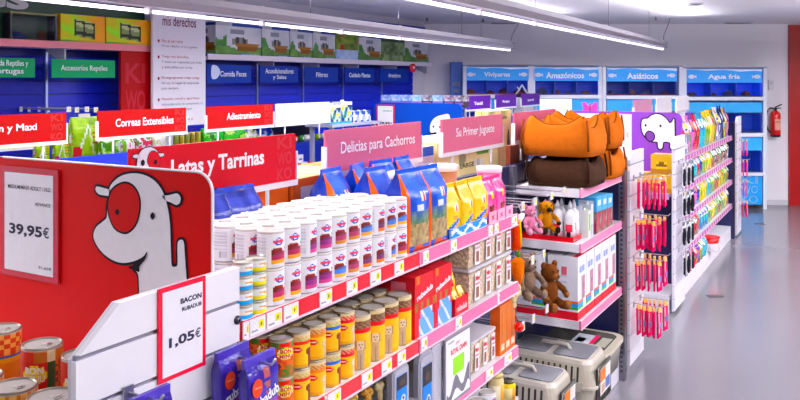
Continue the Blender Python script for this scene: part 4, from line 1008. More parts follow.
t, L = carton('big beige kennel carton with green leaves and the word LARGE', -2.36, -2.02, 3.93, 4.78, .31, '#dccf9e', print_=kennel)
k0, k1 = at(460,167,X=-2.02), at(474,167,X=-2.02)
MB().text('LARGE', k0.y-3.93, k1.y-3.93, k0.z-ZT-.012, k0.z-ZT+.016, -.0012, '#2c3428', .03).build('lettering', PAPER, t)
def upright(sd, u, v):
    if sd == 'f' and .62 < u < .9 and v < .75: return '#2c241e' if ((u-.76)/.13)**2+((v-.4)/.32)**2 < 1 else '#cdbf86'
    if v > .88 and .15 < u < .7: return '#5a6a3a' if int(u*30) % 2 else '#d8cd90'
    return '#d8cc92'
for i, (y0_, y1_) in enumerate(((4.795, 4.985), (4.99, 5.2))):
    t, L = carton('tall beige carton with a dark dog picture, %s the pink bed sign' % ('nearer one before' if i == 0 else 'partly behind'), -2.19, -2.1, y0_, y1_, .455, '#d8cc92', 'tall beige cartons', print_=upright)
    MB().text('Large', L*.1, L*.6, .385, .425, -.0012, '#4a5a34', .02).build('lettering', PAPER, t)
t, L = carton('dark brown carton under the pink bed sign beside the dog beds', -2.1, -1.98, 4.93, 5.16, .22, '#6d3424', z=ZT+.0005) if False else (None, 0)
def cat_box(sd, u, v):
    if sd == 'f' and .25 < u < .8 and .2 < v < .6: return '#23232a' if ((u-.5)/.25)**2+((v-.42)/.2)**2 < 1 else '#c8c8cc'
    if v > .82: return '#3a6ad0' if u > .5 else '#e8e8ee'
    if v < .12: return '#a05a3a'
    return mix('#e2e2e8', '#bfc2cc', vn(u,v,6,1)*.6)
carton('white printed carton with a black picture between two pink signs', -2.3, -2.03, 3.645, 3.90, .30, '#e2e2e8', print_=cat_box)
t = thing('shelf_card', 'dark brown display card under the pale pink bed sign', 'card', (-1.945, 4.80, ZT+.0005), R90); MB().box(0, .3, 0, .03, 0, .24, '#7a3c2c').build('card', PAPER, t); MB().rect(.03, .15, .02, .09, -.001, '#b9c0d0').build('print', PAPER, t)

# ------------------------------------------------------------------ hooks and plush toys
def plush(lab, loc, rz, s, c, cm=None, ears='round', name='plush_toy', grp='plush toys on the display hooks', tilt=0):
    t = thing(name, lab, 'toy', loc, rz, grp); cm = cm or mix(c, '#ffffff', .25); t.rotation_euler = (tilt, 0, rz)
    b = MB()
    V0 = []
    b.ell((0,0,.34*s),(.2*s,.17*s,.26*s),c,14,9)
    b.build('body', PLUSH, t)
    MB().ell((0,-.02*s,.72*s),(.19*s,.18*s,.18*s),c,14,9).build('head', PLUSH, t)
    m = MB().ell((0,-.18*s,.67*s),(.09*s,.08*s,.07*s),cm,10,7).build('muzzle', PLUSH, t)
    MB().ell((0,-.255*s,.69*s),(.03*s,.02*s,.022*s),'#1d1614',8,5).build('nose', GLOSS, m)
    e = MB()
    for k in (-1, 1): e.ell((k*.075*s,-.185*s,.77*s),(.02*s,.015*s,.022*s),'#17120f',8,5)
    for k in (-1, 1):
        MB().ell((k*.075*s,-.18*s,.78*s),(.022*s,.018*s,.024*s),'#17120f',8,5).build('eye', GLOSS, t)
        if ears == 'round': MB().ell((k*.16*s,.0,.88*s),(.075*s,.04*s,.075*s),c,9,6).build('ear', PLUSH, t)
        else: MB().ell((k*.2*s,-.01*s,.70*s),(.05*s,.07*s,.16*s),mix(c,'#1a0f0a',.5),9,7).build('ear', PLUSH, t)
        MB().tube([(k*.16*s,-.03*s,.5*s),(k*.28*s,-.12*s,.38*s),(k*.30*s,-.2*s,.28*s)],[.07*s,.065*s,.06*s],c,9).ell((k*.30*s,-.2*s,.27*s),(.068*s,.068*s,.068*s),cm,9,6).build('arm', PLUSH, t)
        MB().tube([(k*.11*s,-.05*s,.17*s),(k*.18*s,-.2*s,.08*s),(k*.2*s,-.3*s,.09*s)],[.09*s,.085*s,.08*s],c,9).ell((k*.2*s,-.32*s,.1*s),(.085*s,.06*s,.1*s),cm,9,6).build('leg', PLUSH, t)
    return t
hk = 'display hooks of the toy unit'
TC = '#dcdae2'
for j, (zz, ys) in enumerate(((1.475, (3.84, 4.02, 4.28, 4.50)), (1.175, (3.83, 3.98, 4.15)), (.865, (3.84, 3.99, 4.2)))):
    for i, y in enumerate(ys): hook(f"display hook with a white price plate, {ORD[i]} of the {('top','middle','lowest')[j]} row in the toy unit", (-1.93, y, zz), L=.42, grp=hk, tagc=TC)
P_ = lambda px, py, X: at(px, py, X=X)
p = P_(546, 232, -1.56); plush('brown and black floppy eared plush dog hanging on the top hook row', (p.x, p.y, p.z), R90-.7, .20, '#b87a34', '#2c2018', 'long')
p = P_(530, 233, -1.55); plush('small pink plush pig hanging beside the brown plush dog', (p.x, p.y, p.z), R90-.6, .165, '#d888a4', '#e6a8bc')
p = P_(527, 297, -1.53); plush('grey brown plush bear hanging below the pink pig', (p.x, p.y, p.z), R90-.5, .25, '#7a6658', '#8f7c6c')
p = P_(549, 308, -1.56); plush('dark brown plush bear sitting before the white boxes', (p.x, p.y, p.z), R90-.4, .285, '#6d4026', '#8a5a3a')
p = P_(518, 275, -1.50); t = thing('carrot_toy', 'orange carrot dog toy hanging beside the grey brown bear', 'toy', tuple(p), R90); MB().tube([(0,0,-.06),(0,0,.0),(0,0,.07),(0,0,.09)],[.012,.03,.034,.012],'#e87a24',10).build('carrot', PLUSH, t); MB().tube([(0,0,.085),(.012,0,.125)],.006,'#4f8a3a').tube([(0,0,.085),(-.012,0,.12)],.006,'#4f8a3a').build('leaf_tuft', PLUSH, t)
p = P_(515, 296, -1.48); t = thing('bone_toy', 'cream coloured bone toy hanging under the orange carrot toy', 'toy', tuple(p), R90); MB().tube([(-.03,0,-.02),(.03,0,.02)],.016,'#e6d2a8',9).build('shaft', PLUSH, t); MB().ell((-.036,0,-.01),(.02,.02,.02),'#e6d2a8',9,6).ell((-.03,0,-.036),(.02,.02,.02),'#e6d2a8',9,6).ell((.036,0,.01),(.02,.02,.02),'#e6d2a8',9,6).ell((.03,0,.036),(.02,.02,.02),'#e6d2a8',9,6).build('bone_end', PLUSH, t)
p = P_(516, 250, -1.47); t = thing('rope_toy', 'red and yellow stripe tug toy hanging at the end of the pink shelves', 'toy', (p.x, p.y, p.z), R90); MB().tube([(0,0,0),(.006,0,.05),(0,0,.10),(-.008,0,.15)],[.024,.020,.022,.014],'#e8542c',9).build('body', PLUSH, t); MB().tube([(.02,-.012,.01),(.014,-.014,.08),(.006,-.012,.15)],.011,'#f0cc2c',8).build('stripe', PLUSH, t); MB().tube([(-.008,0,.14),(0,.05,.17)],.004,'#c9c7cf').build('loop', PLUSH, t)
p = P_(519, 327, -1.44); t = thing('toy_ball', 'small red ball toy on the lowest hook beside the orange boxes', 'toy', tuple(p), R90); MB().ell((0,0,0),(.024,.024,.024),'#d82030',14,9).build('ball', GLOSS, t); MB().tube([(0,0,.02),(0,.02,.05)],.003,'#8a1420').build('loop', GLOSS, t)
p = P_(520, 218, -1.46); t = thing('white_flyer', 'crumpled white product tag between the pink bags and the plush pig', 'tag', tuple(p), R90); MB().prism(smooth([(-.05,-.01),(.0,-.022),(.05,-.004),(.055,.016),(.01,.02),(-.04,.012)],4), -.003, .003, '#f2f0f2').build('card', PAPER, t); MB().tube([(.03,0,.012),(.05,.03,.06)],.002,'#c9c7cf').build('string', METAL, t)

# ------------------------------------------------------------------ dog beds
def dog_bed(lab, loc, rz, W_, D_, H_, c, grp, peak=.35, cc=None, tagp=None, tilt=0):
    """bolster bed: a puffed rim with pinched, rising corners round a cushion"""
    t = thing('dog_bed', lab, 'dog bed', loc, rz, grp); t.rotation_euler = (tilt, 0, rz)
    N_ = 72; M_ = 14; Vv = []; F = []; rim = []
    for i in range(N_):
        a = 2*PI*(i+.5)/N_; ca, sa = math.cos(a), math.sin(a); e = .42
        x = math.copysign(abs(ca)**e, ca); y = math.copysign(abs(sa)**e, sa)
        cor = (min(abs(x), abs(y)))**2.2                                  # 1 in the corners
        seam = .86+.14*min(1, abs(abs(a % R90 - R90/2))/.10)
        hh = H_*(.80-.10*(1-cor)*(abs(x) < .8)*1.0+peak*cor)*seam; ww = min(W_, D_)*.17*(1-.25*cor)
        wob = 1.0; rim.append((x*(W_/2-ww*.92), y*(D_/2-ww*.92), hh*.985))
        for k in range(M_):
            b = 2*PI*k/M_; r_ = math.cos(b); zz = (math.sin(b)*.5+.5)
            if zz < .12: zz = .0
            off = ww*(.92+r_*.92*(1-.45*zz))
            Vv.append((x*(W_/2-off), y*(D_/2-off), max(0, hh*zz**.9*wob)))
    for i in range(N_):
        for k in range(M_): F.append((i*M_+k, i*M_+(k+1) % M_, ((i+1) % N_)*M_+(k+1) % M_, ((i+1) % N_)*M_+k))
    m = MB(); m.add(Vv, F, c, True); m.build('bolster', FABRIC, t)
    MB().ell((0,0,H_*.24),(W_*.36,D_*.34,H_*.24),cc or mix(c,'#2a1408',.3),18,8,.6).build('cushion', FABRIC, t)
    for sx in (-1, 1):
        for sy in (-1, 1):
            MB().tube([(sx*W_*.432,sy*D_*.432,H_*.15),(sx*W_*.43,sy*D_*.43,H_*.5),(sx*W_*.405,sy*D_*.405,H_*.95)],.007,mix(c,'#1a0a04',.55),6).build('corner_seam', FABRIC, t)
    MB().tube(rim+[rim[0]], .0065, mix(c,'#1a0a04',.6), 6, False).build('piping', FABRIC, t)
    if tagp: MB().box(tagp[0], tagp[0]+.05, -D_/2-.012, -D_/2-.006, tagp[1], tagp[1]+.035, '#ded3c4').build('care_tag', PAPER, t)
    return t
ZD = ZT+.006
og2 = 'orange dog beds'
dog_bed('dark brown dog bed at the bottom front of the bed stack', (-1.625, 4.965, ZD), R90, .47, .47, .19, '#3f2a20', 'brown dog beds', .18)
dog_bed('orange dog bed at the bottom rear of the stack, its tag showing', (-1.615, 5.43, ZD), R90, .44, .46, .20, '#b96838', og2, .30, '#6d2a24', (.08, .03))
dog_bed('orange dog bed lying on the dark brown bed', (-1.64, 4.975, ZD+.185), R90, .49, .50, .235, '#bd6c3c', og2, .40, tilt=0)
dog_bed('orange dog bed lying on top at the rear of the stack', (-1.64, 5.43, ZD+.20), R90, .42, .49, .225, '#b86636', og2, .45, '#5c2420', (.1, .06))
# ------------------------------------------------------------------ shelves of the navy unit
def bottle():
    t = thing('spray_bottle', '', 'bottle')
    MB().lathe([(.027,0),(.032,.006),(.032,.145),(.028,.168),(.012,.186),(.011,.194)], 16, lambda u, j: '#cc2238' if j < 1 else '#f0eff3').build('body', GLOSS, t)
    MB().lathe([(.0323,.02),(.0323,.055),(.0323,.10)], 16, lambda u, j: ('#2a2028' if .42 < u < .58 else '#e9d8de') if j == 0 else ('#d8344c' if .4 < u < .62 else '#f0eff3')).build('label_band', PAPER, t)
    MB().lathe([(.013,.192),(.013,.214),(.006,.236),(.003,.242)], 12, '#e6e5ea').build('nozzle', GLOSS, t); return t
BKd = Kind(bottle)
for i in range(4): BKd((-1.79+.08*i, 4.80, ZM+.0065), .0, f'white spray bottle with a red base, {ORD[i]} in the tray below the dog beds', 'white spray bottles')
for i in range(4): BKd((-1.79+.08*i, 4.875, ZM+.0065), .0, f'white spray bottle in the rear line of the tray, {ORD[i]} from the toy hooks', 'white spray bottles')
t = thing('bottle_tray', 'low red edged clear tray holding white spray bottles', 'tray', (-1.68, 4.84, ZM+.0005), 0)
MB().box(-.165,.165,-.085,.085,0,.005,'#c8c4cc').box(-.165,.165,-.088,-.085,0,.032,'#cc2238').box(.162,.165,-.085,.085,0,.032,'#cc2238').box(-.165,-.162,-.085,.085,0,.032,'#cc2238').build('tray', GLOSS, t)
MB().box(-.165,.165,.085,.088,.0,.2,'#dfe0e8').build('back_card', PAPER, t)
def green_box(sd, u, v): return '#8ab83c' if (.2 < v < .85 and .25 < u < .75) else '#eef0ea'
for i, (y, h_, lab) in enumerate(((4.975, .17, 'white and green upright pack beside the spray bottles'), (5.035, .2, 'white upright pack between the green pack and blue packs'))):
    t = thing('upright_pack', lab, 'pack', (-1.52, y, ZM+.0005), R90, 'white upright packs'); MB().pbox(.05, .08, h_, green_box if i == 0 else (lambda sd, u, v: '#dfe3ea' if v > .4 else '#c9ccd8'), 4, 8).build('carton', PAPER, t); MB().box(-.02,.02,-.01,.01,h_,h_+.015,'#c8ccd2').build('hang_tab', PAPER, t)
def blue_pack(sd, u, v):
    if sd == 't': return '#6fb8e0'
    if v > .62: return '#5ca8dc' if not (.75 < v < .88 and .2 < u < .8) else '#dfeefa'
    return mix(mix('#2f3c34', '#c0405a', vn(u,v,5,2)), '#7ab0a0', max(0, vn(u,v,6,9)*1.6-.8))
for i, y in enumerate((5.14, 5.27, 5.40)):
    t = thing('pad_pack', f'blue topped pack with a dark animal picture, {ORD[i]} beyond the white packs', 'pack', (-1.535, y, ZM+.0005), R90, 'blue topped packs'); MB().pbox(.122, .14, .24-.01*i, blue_pack, 14, 20).build('carton', PAPER, t); MB().box(-.03,.03,-.0715,-.071,.19-.01*i,.215-.01*i,'#e8f2fa').build('label_card', PAPER, t)
def nappy(sd, u, v):
    if v < .15: return '#d01f3c'
    if sd in 'fl':
        if .16 < v < .30 and u > .55 and sd == 'l' or (.16 < v < .30 and u < .62 and sd == 'f'): return ('#e8c83a', '#5ab04a', '#4a9ad0', '#e86a4a')[int(v*100/3.6) % 4]
        if sd == 'f' and .3 < v < .68 and .45 < u < .85: return mix('#d89aaa', '#6a5a70', vn(u,v,12,1))
        if sd == 'f' and .74 < v < .82 and .15 < u < .85: return '#4a6ab0' if int(u*19) % 3 else '#d8e0f0'
        if sd == 'l' and .7 < v < .82 and .45 < u < .62: return '#d86a7a'
        if sd == 'l' and v < .7 and .15 < u < .6 and int(v*26) % 2: return '#cfd2dc'
    return '#e9ebf1'
NP = Kind(lambda: (lambda t: (MB().pbox(.164, .19, .385, nappy, 22, 30).build('carton', PAPER, t), MB().box(-.07,.07,-.01,.01,.385,.3862,'#c4c8d2').build('tape', GLOSS, t), t)[2])(thing('pad_box', '', 'box')))
for i in range(5): NP((-1.575, 4.815+.176*i, .6605), R90, f'white box with a red base, {ORD[i]} along the edge row below the spray bottles', 'white boxes with red bases')
for i in range(3): NP((-1.785, 4.815+.176*i, .6605), R90, f'white box with a red base, {ORD[i]} along the inner row behind the brown bear', 'white boxes with red bases')
# ------------------------------------------------------------------ pet carriers on the floor
def carrier(lab, loc, rz, L, D, Hh, grp, clear=False, sticker=True):
    """local x is the long side, the door end at +x"""
    t = thing('pet_carrier', lab, 'pet carrier', loc, rz, grp); c = '#bfb9ac'; c2 = '#cbc6bb'
    def shell(z0, z1, k0, k1, col, nm):
        P0 = rrect(-L/2*k0, L/2*k0, -D/2*k0, D/2*k0, .06, 5); P1 = rrect(-L/2*k1, L/2*k1, -D/2*k1, D/2*k1, .06, 5); n = len(P0)
        m = MB().add([(x, y, z0) for x, y in P0]+[(x, y, z1) for x, y in P1], [(i, (i+1) % n, n+(i+1) % n, n+i) for i in range(n)]+[tuple(range(n))[::-1], tuple(range(n, 2*n))], col)
        return m.build(nm, GLOSS, t)
    shell(0, Hh*.48, .90, 1.0, c, 'lower_shell'); shell(Hh*.48, Hh*.53, 1.03, 1.03, c2, 'rim')
    up = shell(Hh*.53, Hh*.93, 1.0, .90, c, 'upper_shell'); shell(Hh*.93, Hh, .90, .86, c2, 'top_edge')
    for x0, x1, nm in ((-L*.40, -.02, 'lid_window'), (.02, L*.40, 'lid_window')):
        MB().prism(rrect(x0, x1, -D*.34, D*.34, .03), 0, .006, '#85868c').xf(Matrix(((1,0,0,0),(0,0,1,0),(0,-1,0,0),(0,0,0,1))).inverted() @ Matrix.Identity(4)).xf(Matrix.Translation((0,0,Hh+.001))).build(nm, GLOSS, t)
    MB().tube([(-L*.16,0,Hh),(-L*.13,0,Hh+.03),(L*.13,0,Hh+.03),(L*.16,0,Hh)],.013,c2,8).build('handle', GLOSS, t)
    g = MB()
    n = int(L/.036)
    for sy in (-1, 1):
        for k in range(n-2):
            x = -L/2+.06+k*.036
            if x > L/2-.09: continue
            hh = .12+(.05 if k % 9 > 6 else 0)
            yk = lambda z: sy*(D/2*(1.0-(z/Hh-.53)/.4*.10)+.0015)
            z1, z0 = Hh*.88, Hh*.88-hh
            g.add([(x, yk(z0), z0), (x+.013, yk(z0), z0), (x+.013, yk(z1), z1), (x, yk(z1), z1)], [(0,1,2,3) if sy < 0 else (3,2,1,0)], '#2b2926')
    o = g.build('vent_slot', PAINT, t); o['kind'] = 'stuff'
    d = MB()
    xk = L/2+.012
    d.box(xk-.01, xk, -D*.34, D*.34, Hh*.12, Hh*.14, '#8a8880').box(xk-.01, xk, -D*.34, D*.34, Hh*.82, Hh*.84, '#8a8880')
    for k in range(9): y = -D*.34+D*.68*k/8; d.tube([(xk-.004, y, Hh*.12), (xk-.004, y, Hh*.84)], .004, '#77766f', 5)
    dr = d.build('door', METAL, t)
    MB().box(L/2*.99, L/2+.003, -D*.36, D*.36, Hh*.1, Hh*.86, '#3a3834').build('opening', PAINT, t)
    if sticker:
        MB().box(xk, xk+.002, -D*.28, D*.28, Hh*.30, Hh*.80, '#e9e2dc').box(xk+.002, xk+.003, -D*.28, D*.0, Hh*.56, Hh*.80, '#e87a2c').box(xk+.002, xk+.003, .0, D*.24, Hh*.34, Hh*.55, '#5a6aa0').box(xk+.002, xk+.003, -D*.22, -D*.04, Hh*.34, Hh*.5, '#b8a090').build('sticker', PAPER, t)
    for sy in (-1, 1): MB().box(L*.3, L*.38, sy*D*.515-.012, sy*D*.515+.012, Hh*.42, Hh*.60, '#a9a49a').build('latch', GLOSS, t)
    return t
cg = 'pet carriers below the navy shelves'
carrier('grey pet carrier nearest the pink shelves, its top half showing', (-1.71, 4.385, .1505), 0, .56, .34, .285, cg)
carrier('grey pet carrier with an orange door sticker below the white boxes', (-1.65, 4.82, .1505), 0, .60, .385, .30, cg)
# clear lidded boxes behind the carriers
def clear_box(lab, loc, z, L, D, Hh, lid_print):
    t = thing('lidded_pet_box', lab, 'pet box', (loc[0], loc[1], z), 0, 'lidded boxes below the navy shelves')
    P0 = rrect(-L/2*.92, L/2*.92, -D/2*.9, D/2*.9, .08, 6); P1 = rrect(-L/2, L/2, -D/2, D/2, .09, 6); n = len(P0)
    MB().add([(x, y, 0) for x, y in P0]+[(x, y, Hh) for x, y in P1], [(i, (i+1) % n, n+(i+1) % n, n+i) for i in range(n)]+[tuple(range(n))[::-1]], '#b5b0a6', True).build('tub', GLOSS, t)
    m = MB(); Pr = rrect(-L/2-.012, L/2+.012, -D/2-.012, D/2+.012, .1, 6)
    m.add([(x, y, zz) for zz in (Hh-.012, Hh+.014) for x, y in Pr], [(i, (i+1) % n, n+(i+1) % n, n+i) for i in range(n)]+[tuple(range(n, 2*n))], '#cfc9b8')
    m.build('rim', GLOSS, t)
    l_ = MB().add([(x, y, Hh+.016) for x, y in rrect(-L/2+.03, L/2-.03, -D/2+.03, D/2-.03, .07, 6)], [tuple(range(n))], '#55554f').build('lid', GLOSS, t)
    if lid_print:
        g = MB()
        for x0, x1, y0, y1, c in ((-.02, .10, -.12, .12, '#c8d0d8'), (.10, .13, -.13, .13, '#d0305c'), (.0, .06, -.06, .04, '#5a8ac8'), (.15, .22, -.1, .1, '#a9a99a')):
            g.add([(x0,y0,Hh+.0175),(x1,y0,Hh+.0175),(x1,y1,Hh+.0175),(x0,y1,Hh+.0175)], [(0,1,2,3)], c)
        g.build('sticker', PAPER, l_)
    return t
clear_box('wide lidded pet box with a pink striped sticker under the white boxes', (-1.68, 5.35, 0), .1505, .52, .50, .185, True)
# ------------------------------------------------------------------ far end side panel with leads
def lead():
    t = thing('lead_pack', '', 'lead')
    MB().prism([(-.024,.0),(.022,.0),(.026,-.185),(-.018,-.195)], -.006, .006, '#dc2468').build('strap', FABRIC, t)
    MB().box(-.016,-.002,-.008,-.006,-.16,-.02,'#c8b4c0').build('stripe', FABRIC, t)
    MB().prism([(-.02,-.012),(.02,-.012),(.014,.022),(-.014,.022)], -.007, .007, '#ecc07a').build('card', PAPER, t)
    MB().box(-.014,.012,-.008,-.006,-.125,-.085,'#6a7ac0').build('tag', PAPER, t)
    return t
LK = Kind(lead)
X2 = -1.43
W2 = [(5.78,.05),(6.20,.05),(6.20,1.60),(5.86,1.60),(5.78,1.545)]
wing('white slatted side panel hung with pink leads beyond the dog beds', X2, W2, [.06]+[.06+.111*k for k in range(1, 14)]+[1.61], plank_c='#e4e2e9')
t = thing('corner_post', 'grey slotted corner post beside the panel of pink leads', 'post', (-1.462, 5.735, 0), R90); MB().box(-.02,.04,0,.05,0,1.58,'#8b8a94').build('post', METAL, t)
g = MB()
for k in range(44): g.box(.0,.018,-.002,0,.06+k*.034,.078+k*.034,'#3b3a43')
o = g.build('slot', PAINT, t); o['kind'] = 'stuff'
rowz = [at(648, y, X=X2+.05).z for y in (178, 217, 256, 300)]
for j, z in enumerate(rowz):
    for i, y in enumerate((5.88, 6.08)):
        hook(f"peg of the pink leads, {'nearer' if i == 0 else 'further'} one of the {ORD[j]} row down", (X2+.004, y, z+.035), L=.205, grp='pegs of the lead panel')
        for k in range(5):
            LK((X2+.04+.036*k, y+rnd.uniform(-.02,.02), z+rnd.uniform(-.006,.004)), R90+rnd.uniform(-.5,.5), f"pink lead with a yellow card, {ORD[k]} on the {'nearer' if i == 0 else 'further'} peg of the {ORD[j]} row down", 'pink leads on the far side panel')
# ------------------------------------------------------------------ far gondola with bags: end display, side panel, shelves
Y2, Y2e = 8.0, 11.45
X3 = -1.475
Z2 = [.47, .79, 1.08, 1.375]
def g2tags(): 
    y = Y2+.06; out = []
    while y < Y2e-.1: out.append((y, y+.055)); y += .16
    return out
gondola('far shelving unit crowded with colourful bags along the aisle', Y2, Y2e, [dict(z=z, strip='#b078a4', tags=g2tags(), dull=1, c='#d5cfdc') for z in Z2], '#2a2c5c', 1.62, base_h=.17, xf=X3, grp='far shelving units', base_c='#dddbe2')
pal = ['#d8304a', '#e8d02c', '#3a9ac8', '#2c8a4a', '#6a3aa0', '#e87ab0', '#e88a2c', '#28409c', '#d8d8e2', '#46c0c8', '#8ac83c', '#c8a02c', '#e04a6a', '#f0e04a', '#3a3a44']
def rand_bag(c, seed):
    r = random.Random(seed); c2 = r.choice(pal); c3 = '#f0eef0' if r.random() < .6 else r.choice(pal)
    def fn(sd, u, v):
        if sd == 'f':
            if ((u-.5)/.36)**2+((v-.7)/.13)**2 < 1: return c3 if vn(u,v,9,seed) > .35 else c2
            if v < .5 and vn(u,v,5,seed+3) > .45: return mix(c2, c, .25)
        if vn(u,v,6,seed+9) > .72: return mix(c, '#20202c', .6)
        return c
    return fn
FK = []
for k, c in enumerate(pal): FK.append((c, Kind(bag_maker('pet_snack_bag', .16, .09, .24, rand_bag(mix(c, '#20202c', .16), k+3), .6, 14, 16, mix(c, '#20202c', .16)))))
cname = dict(zip(pal, ['red', 'yellow', 'sky blue', 'green', 'violet', 'pink', 'orange', 'navy', 'silver', 'turquoise', 'lime', 'gold', 'rose', 'lemon', 'black']))
seqs = {3: [5, 0, 8, 5, 4, 0, 0, 2, 2, 1, 1, 13, 11, 3, 8, 14, 7, 14, 1, 4], 2: [14, 8, 14, 14, 7, 2, 0, 7, 1, 1, 13, 1, 3, 14, 3, 10, 3, 14, 3, 8], 1: [14, 14, 8, 14, 7, 4, 7, 1, 13, 1, 2, 10, 1, 3, 3, 1, 11, 10, 1, 3], 0: [14, 8, 14, 14, 0, 0, 12, 9, 9, 9, 10, 1, 13, 1, 10, 3, 10, 1, 13, 3]}
for lev in (3, 2, 1, 0):
    for i in range(20):
        y = Y2+.10+i*.168
        c, K = FK[seqs[lev][i]]
        sc_ = 1.6 if lev == 3 else 1.0
        o = K((X3-.09, y, Z2[lev]+.006), R90+rnd.uniform(-.15,.15), f"{cname[c]} snack bag, {ORD[i]} along the {('lowest','second lowest','second highest','top')[lev]} shelf of the far unit", 'bags on the far shelves')
        o.scale = (1, 1, sc_*rnd.uniform(.94, 1.08))
# stuff on the bottom deck: bags lower down
for i in range(9):
    c, K = FK[[14, 8, 14, 5, 0, 6, 1, 2, 9][i]]
    o = K((X3-.07, Y2+.12+i*.17, .171), R90+rnd.uniform(-.2,.2), f'{cname[c]} snack bag, {ORD[i]} along the base deck of the far unit', 'bags on the far base deck'); o.scale = (1, 1, 1.0)
t = thing('dog_bowl', 'red and white dog bowl resting on the far base deck', 'bowl', (X3-.03, 9.72, .171), 0); MB().lathe([(.11,0),(.12,.01),(.105,.09),(.12,.15),(.11,.15),(.09,.05),(0,.04)], 24, lambda u, j: '#d8242c' if j > 1 else '#e8e4ea').build('bowl', GLOSS, t); MB().lathe([(.124,.148),(.124,.156),(.108,.156)], 24, '#e8343c').build('rim', GLOSS, t)
# purple end board with the white dog, poster, shelf of yellow boxes
YP = 7.93
t = thing('header_board', 'purple end board with a white cartoon dog outlined in black', 'board', (0, YP, 0)); 
xr = at(682, 120, Y=YP).x; xl = -2.6; zt_ = at(640, 112, Y=YP).z
bo = MB().prism(rrect(xl, xr, 1.05, zt_, .07, 6, (0,1,1,0)), 0, .02, '#8a52b4').build('board', BOARD, t)
q = lambda L: [(at(x, y, Y=YP).x, at(x, y, Y=YP).z) for x, y in L]
hd = smooth(q([(641.8,122),(643.5,119),(648,118.5),(651,115.8),(656,114.2),(661,115),(666,118.5),(669.5,123),(672,122),(674,118.5),(674.5,126),(674.6,140),(674.5,147),(672,149.5),(670.3,147),(669.8,142.5),(663.5,142),(662.6,147),(660.5,149),(658,147),(657.5,142),(651,141),(645,136),(642,130)]), 4)
nose = smooth(q([(646,134.5),(649,131.5),(653.5,134),(653.8,138.5),(650.5,141),(647,138.5)]), 4)
g = MB(); emblem(g, [hd], [], [ellipse(*q([(645.7,125.3)])[0], .010, .013, 10), ellipse(*q([(660.5,125.8)])[0], .010, .013, 10)], -.001, .012)
g.flat(grow(nose, .011), -.0035, '#1c1622').flat(nose, -.0042, '#7a4a9a').build('dog_emblem', BOARD, bo)
a = at(553, 142, Y=YP); b = at(631, 115, Y=YP)
t = thing('blank_poster', 'white blank poster on the purple board behind the dog beds', 'poster', (a.x, YP-.008, a.z), 0); MB().box(0, b.x-a.x, 0, .006, -.3, b.z-a.z, '#efedf0').build('card', PAPER, t); MB().box(-.008, b.x-a.x+.008, .001, .0075, -.308, b.z-a.z+.008, '#d8cfe0').build('frame', PAPER, t)
t = thing('navy_back_board', 'navy back board below the purple dog board', 'board', (-2.42, YP-.01, 0), 0); MB().box(0, .94, 0, .03, .05, 1.05, '#1b1d4c').build('board', PAINT, t); MB().box(0, .94, -.02, 0, .05, .17, '#d8d6de').build('kick', PAINT, t)
t = thing('end_display_shelf', 'lilac edged shelf of yellow boxes before the purple board', 'shelf', (-2.42, 7.50, 0), 0)
MB().box(0, .92, .0, .40, 1.055, 1.08, '#cfc6d8').build('board', PAINT, t); MB().box(0, .92, -.012, 0, 1.035, 1.085, '#b98ac8').build('price_strip', GLOSS, t)
MB().box(0, .92, .0, .40, .0, .16, '#dbd9e0').build('base', PAINT, t); MB().box(0,.03,.37,.40,.16,1.055,'#6a6874').build('upright', PAINT, t)
def yel(sd, u, v):
    if .3 < v < .6 and .2 < u < .8: return '#7a5a2c' if ((u-.5)/.28)**2+((v-.45)/.13)**2 < 1 else '#e8c04a'
    return '#d0a83a' if v > .2 else '#b07a2c'
YX = Kind(lambda: (lambda t: (MB().pbox(.19, .2, .175, yel, 8, 8).build('carton', PAPER, t), MB().box(-.08,.08,-.01,.01,.175,.177,'#e8dcae').build('tape', PAPER, t), t)[2])(thing('snack_box', '', 'box')))
for i, (x, z, lab) in enumerate(((-1.58, 0, 'lower yellow snack box by the far slatted panel'), (-1.58, 1, 'upper yellow snack box by the far slatted panel'), (-1.80, 0, 'yellow snack box further inside the far end shelf'))): YX((x, 7.66, 1.0805+.178*z), 0, lab, 'yellow snack boxes')
W3 = [(7.50,.02),(7.99,.02),(7.99,1.60),(7.62,1.60),(7.50,1.50)]
wing('white slatted side panel hung with black and clear packs at the far unit', X3+.02, W3, [.02+.1125*k for k in range(0, 14)]+[1.61], plank_c='#e2dfe8')
def blister():
    t = thing('collar_pack', '', 'pack')
    MB().box(-.032,.032,-.004,.004,-.2,.03,'#d9d6de').build('card', PAPER, t); MB().tube([(.024*math.cos(a),-.012,-.11+.07*math.sin(a)) for a in [2*PI*k/12 for k in range(13)]],.011,'#23222a',6).build('collar', FABRIC, t); MB().box(-.03,.03,-.006,-.004,-.01,.025,'#4a4c58').build('header_card', PAPER, t); return t
CK = Kind(blister)
for j, z in enumerate((1.34, 1.07, .80, .53)):
    for i, y in enumerate((7.62, 7.72, 7.82, 7.92)):
        if i % 2 == 0: hook(f'peg of black collars, {ORD[i//2]} along the {ORD[j]} row down of the far panel', (X3+.025, y+.05, z+.03), L=.13, grp='pegs of the far panel')
        CK((X3+.075+.02*(i % 2), y, z), R90+rnd.uniform(-.15,.15), f'clear pack with a black collar, {ORD[i]} along the {ORD[j]} row down of the far panel', 'black collar packs on the far panel')
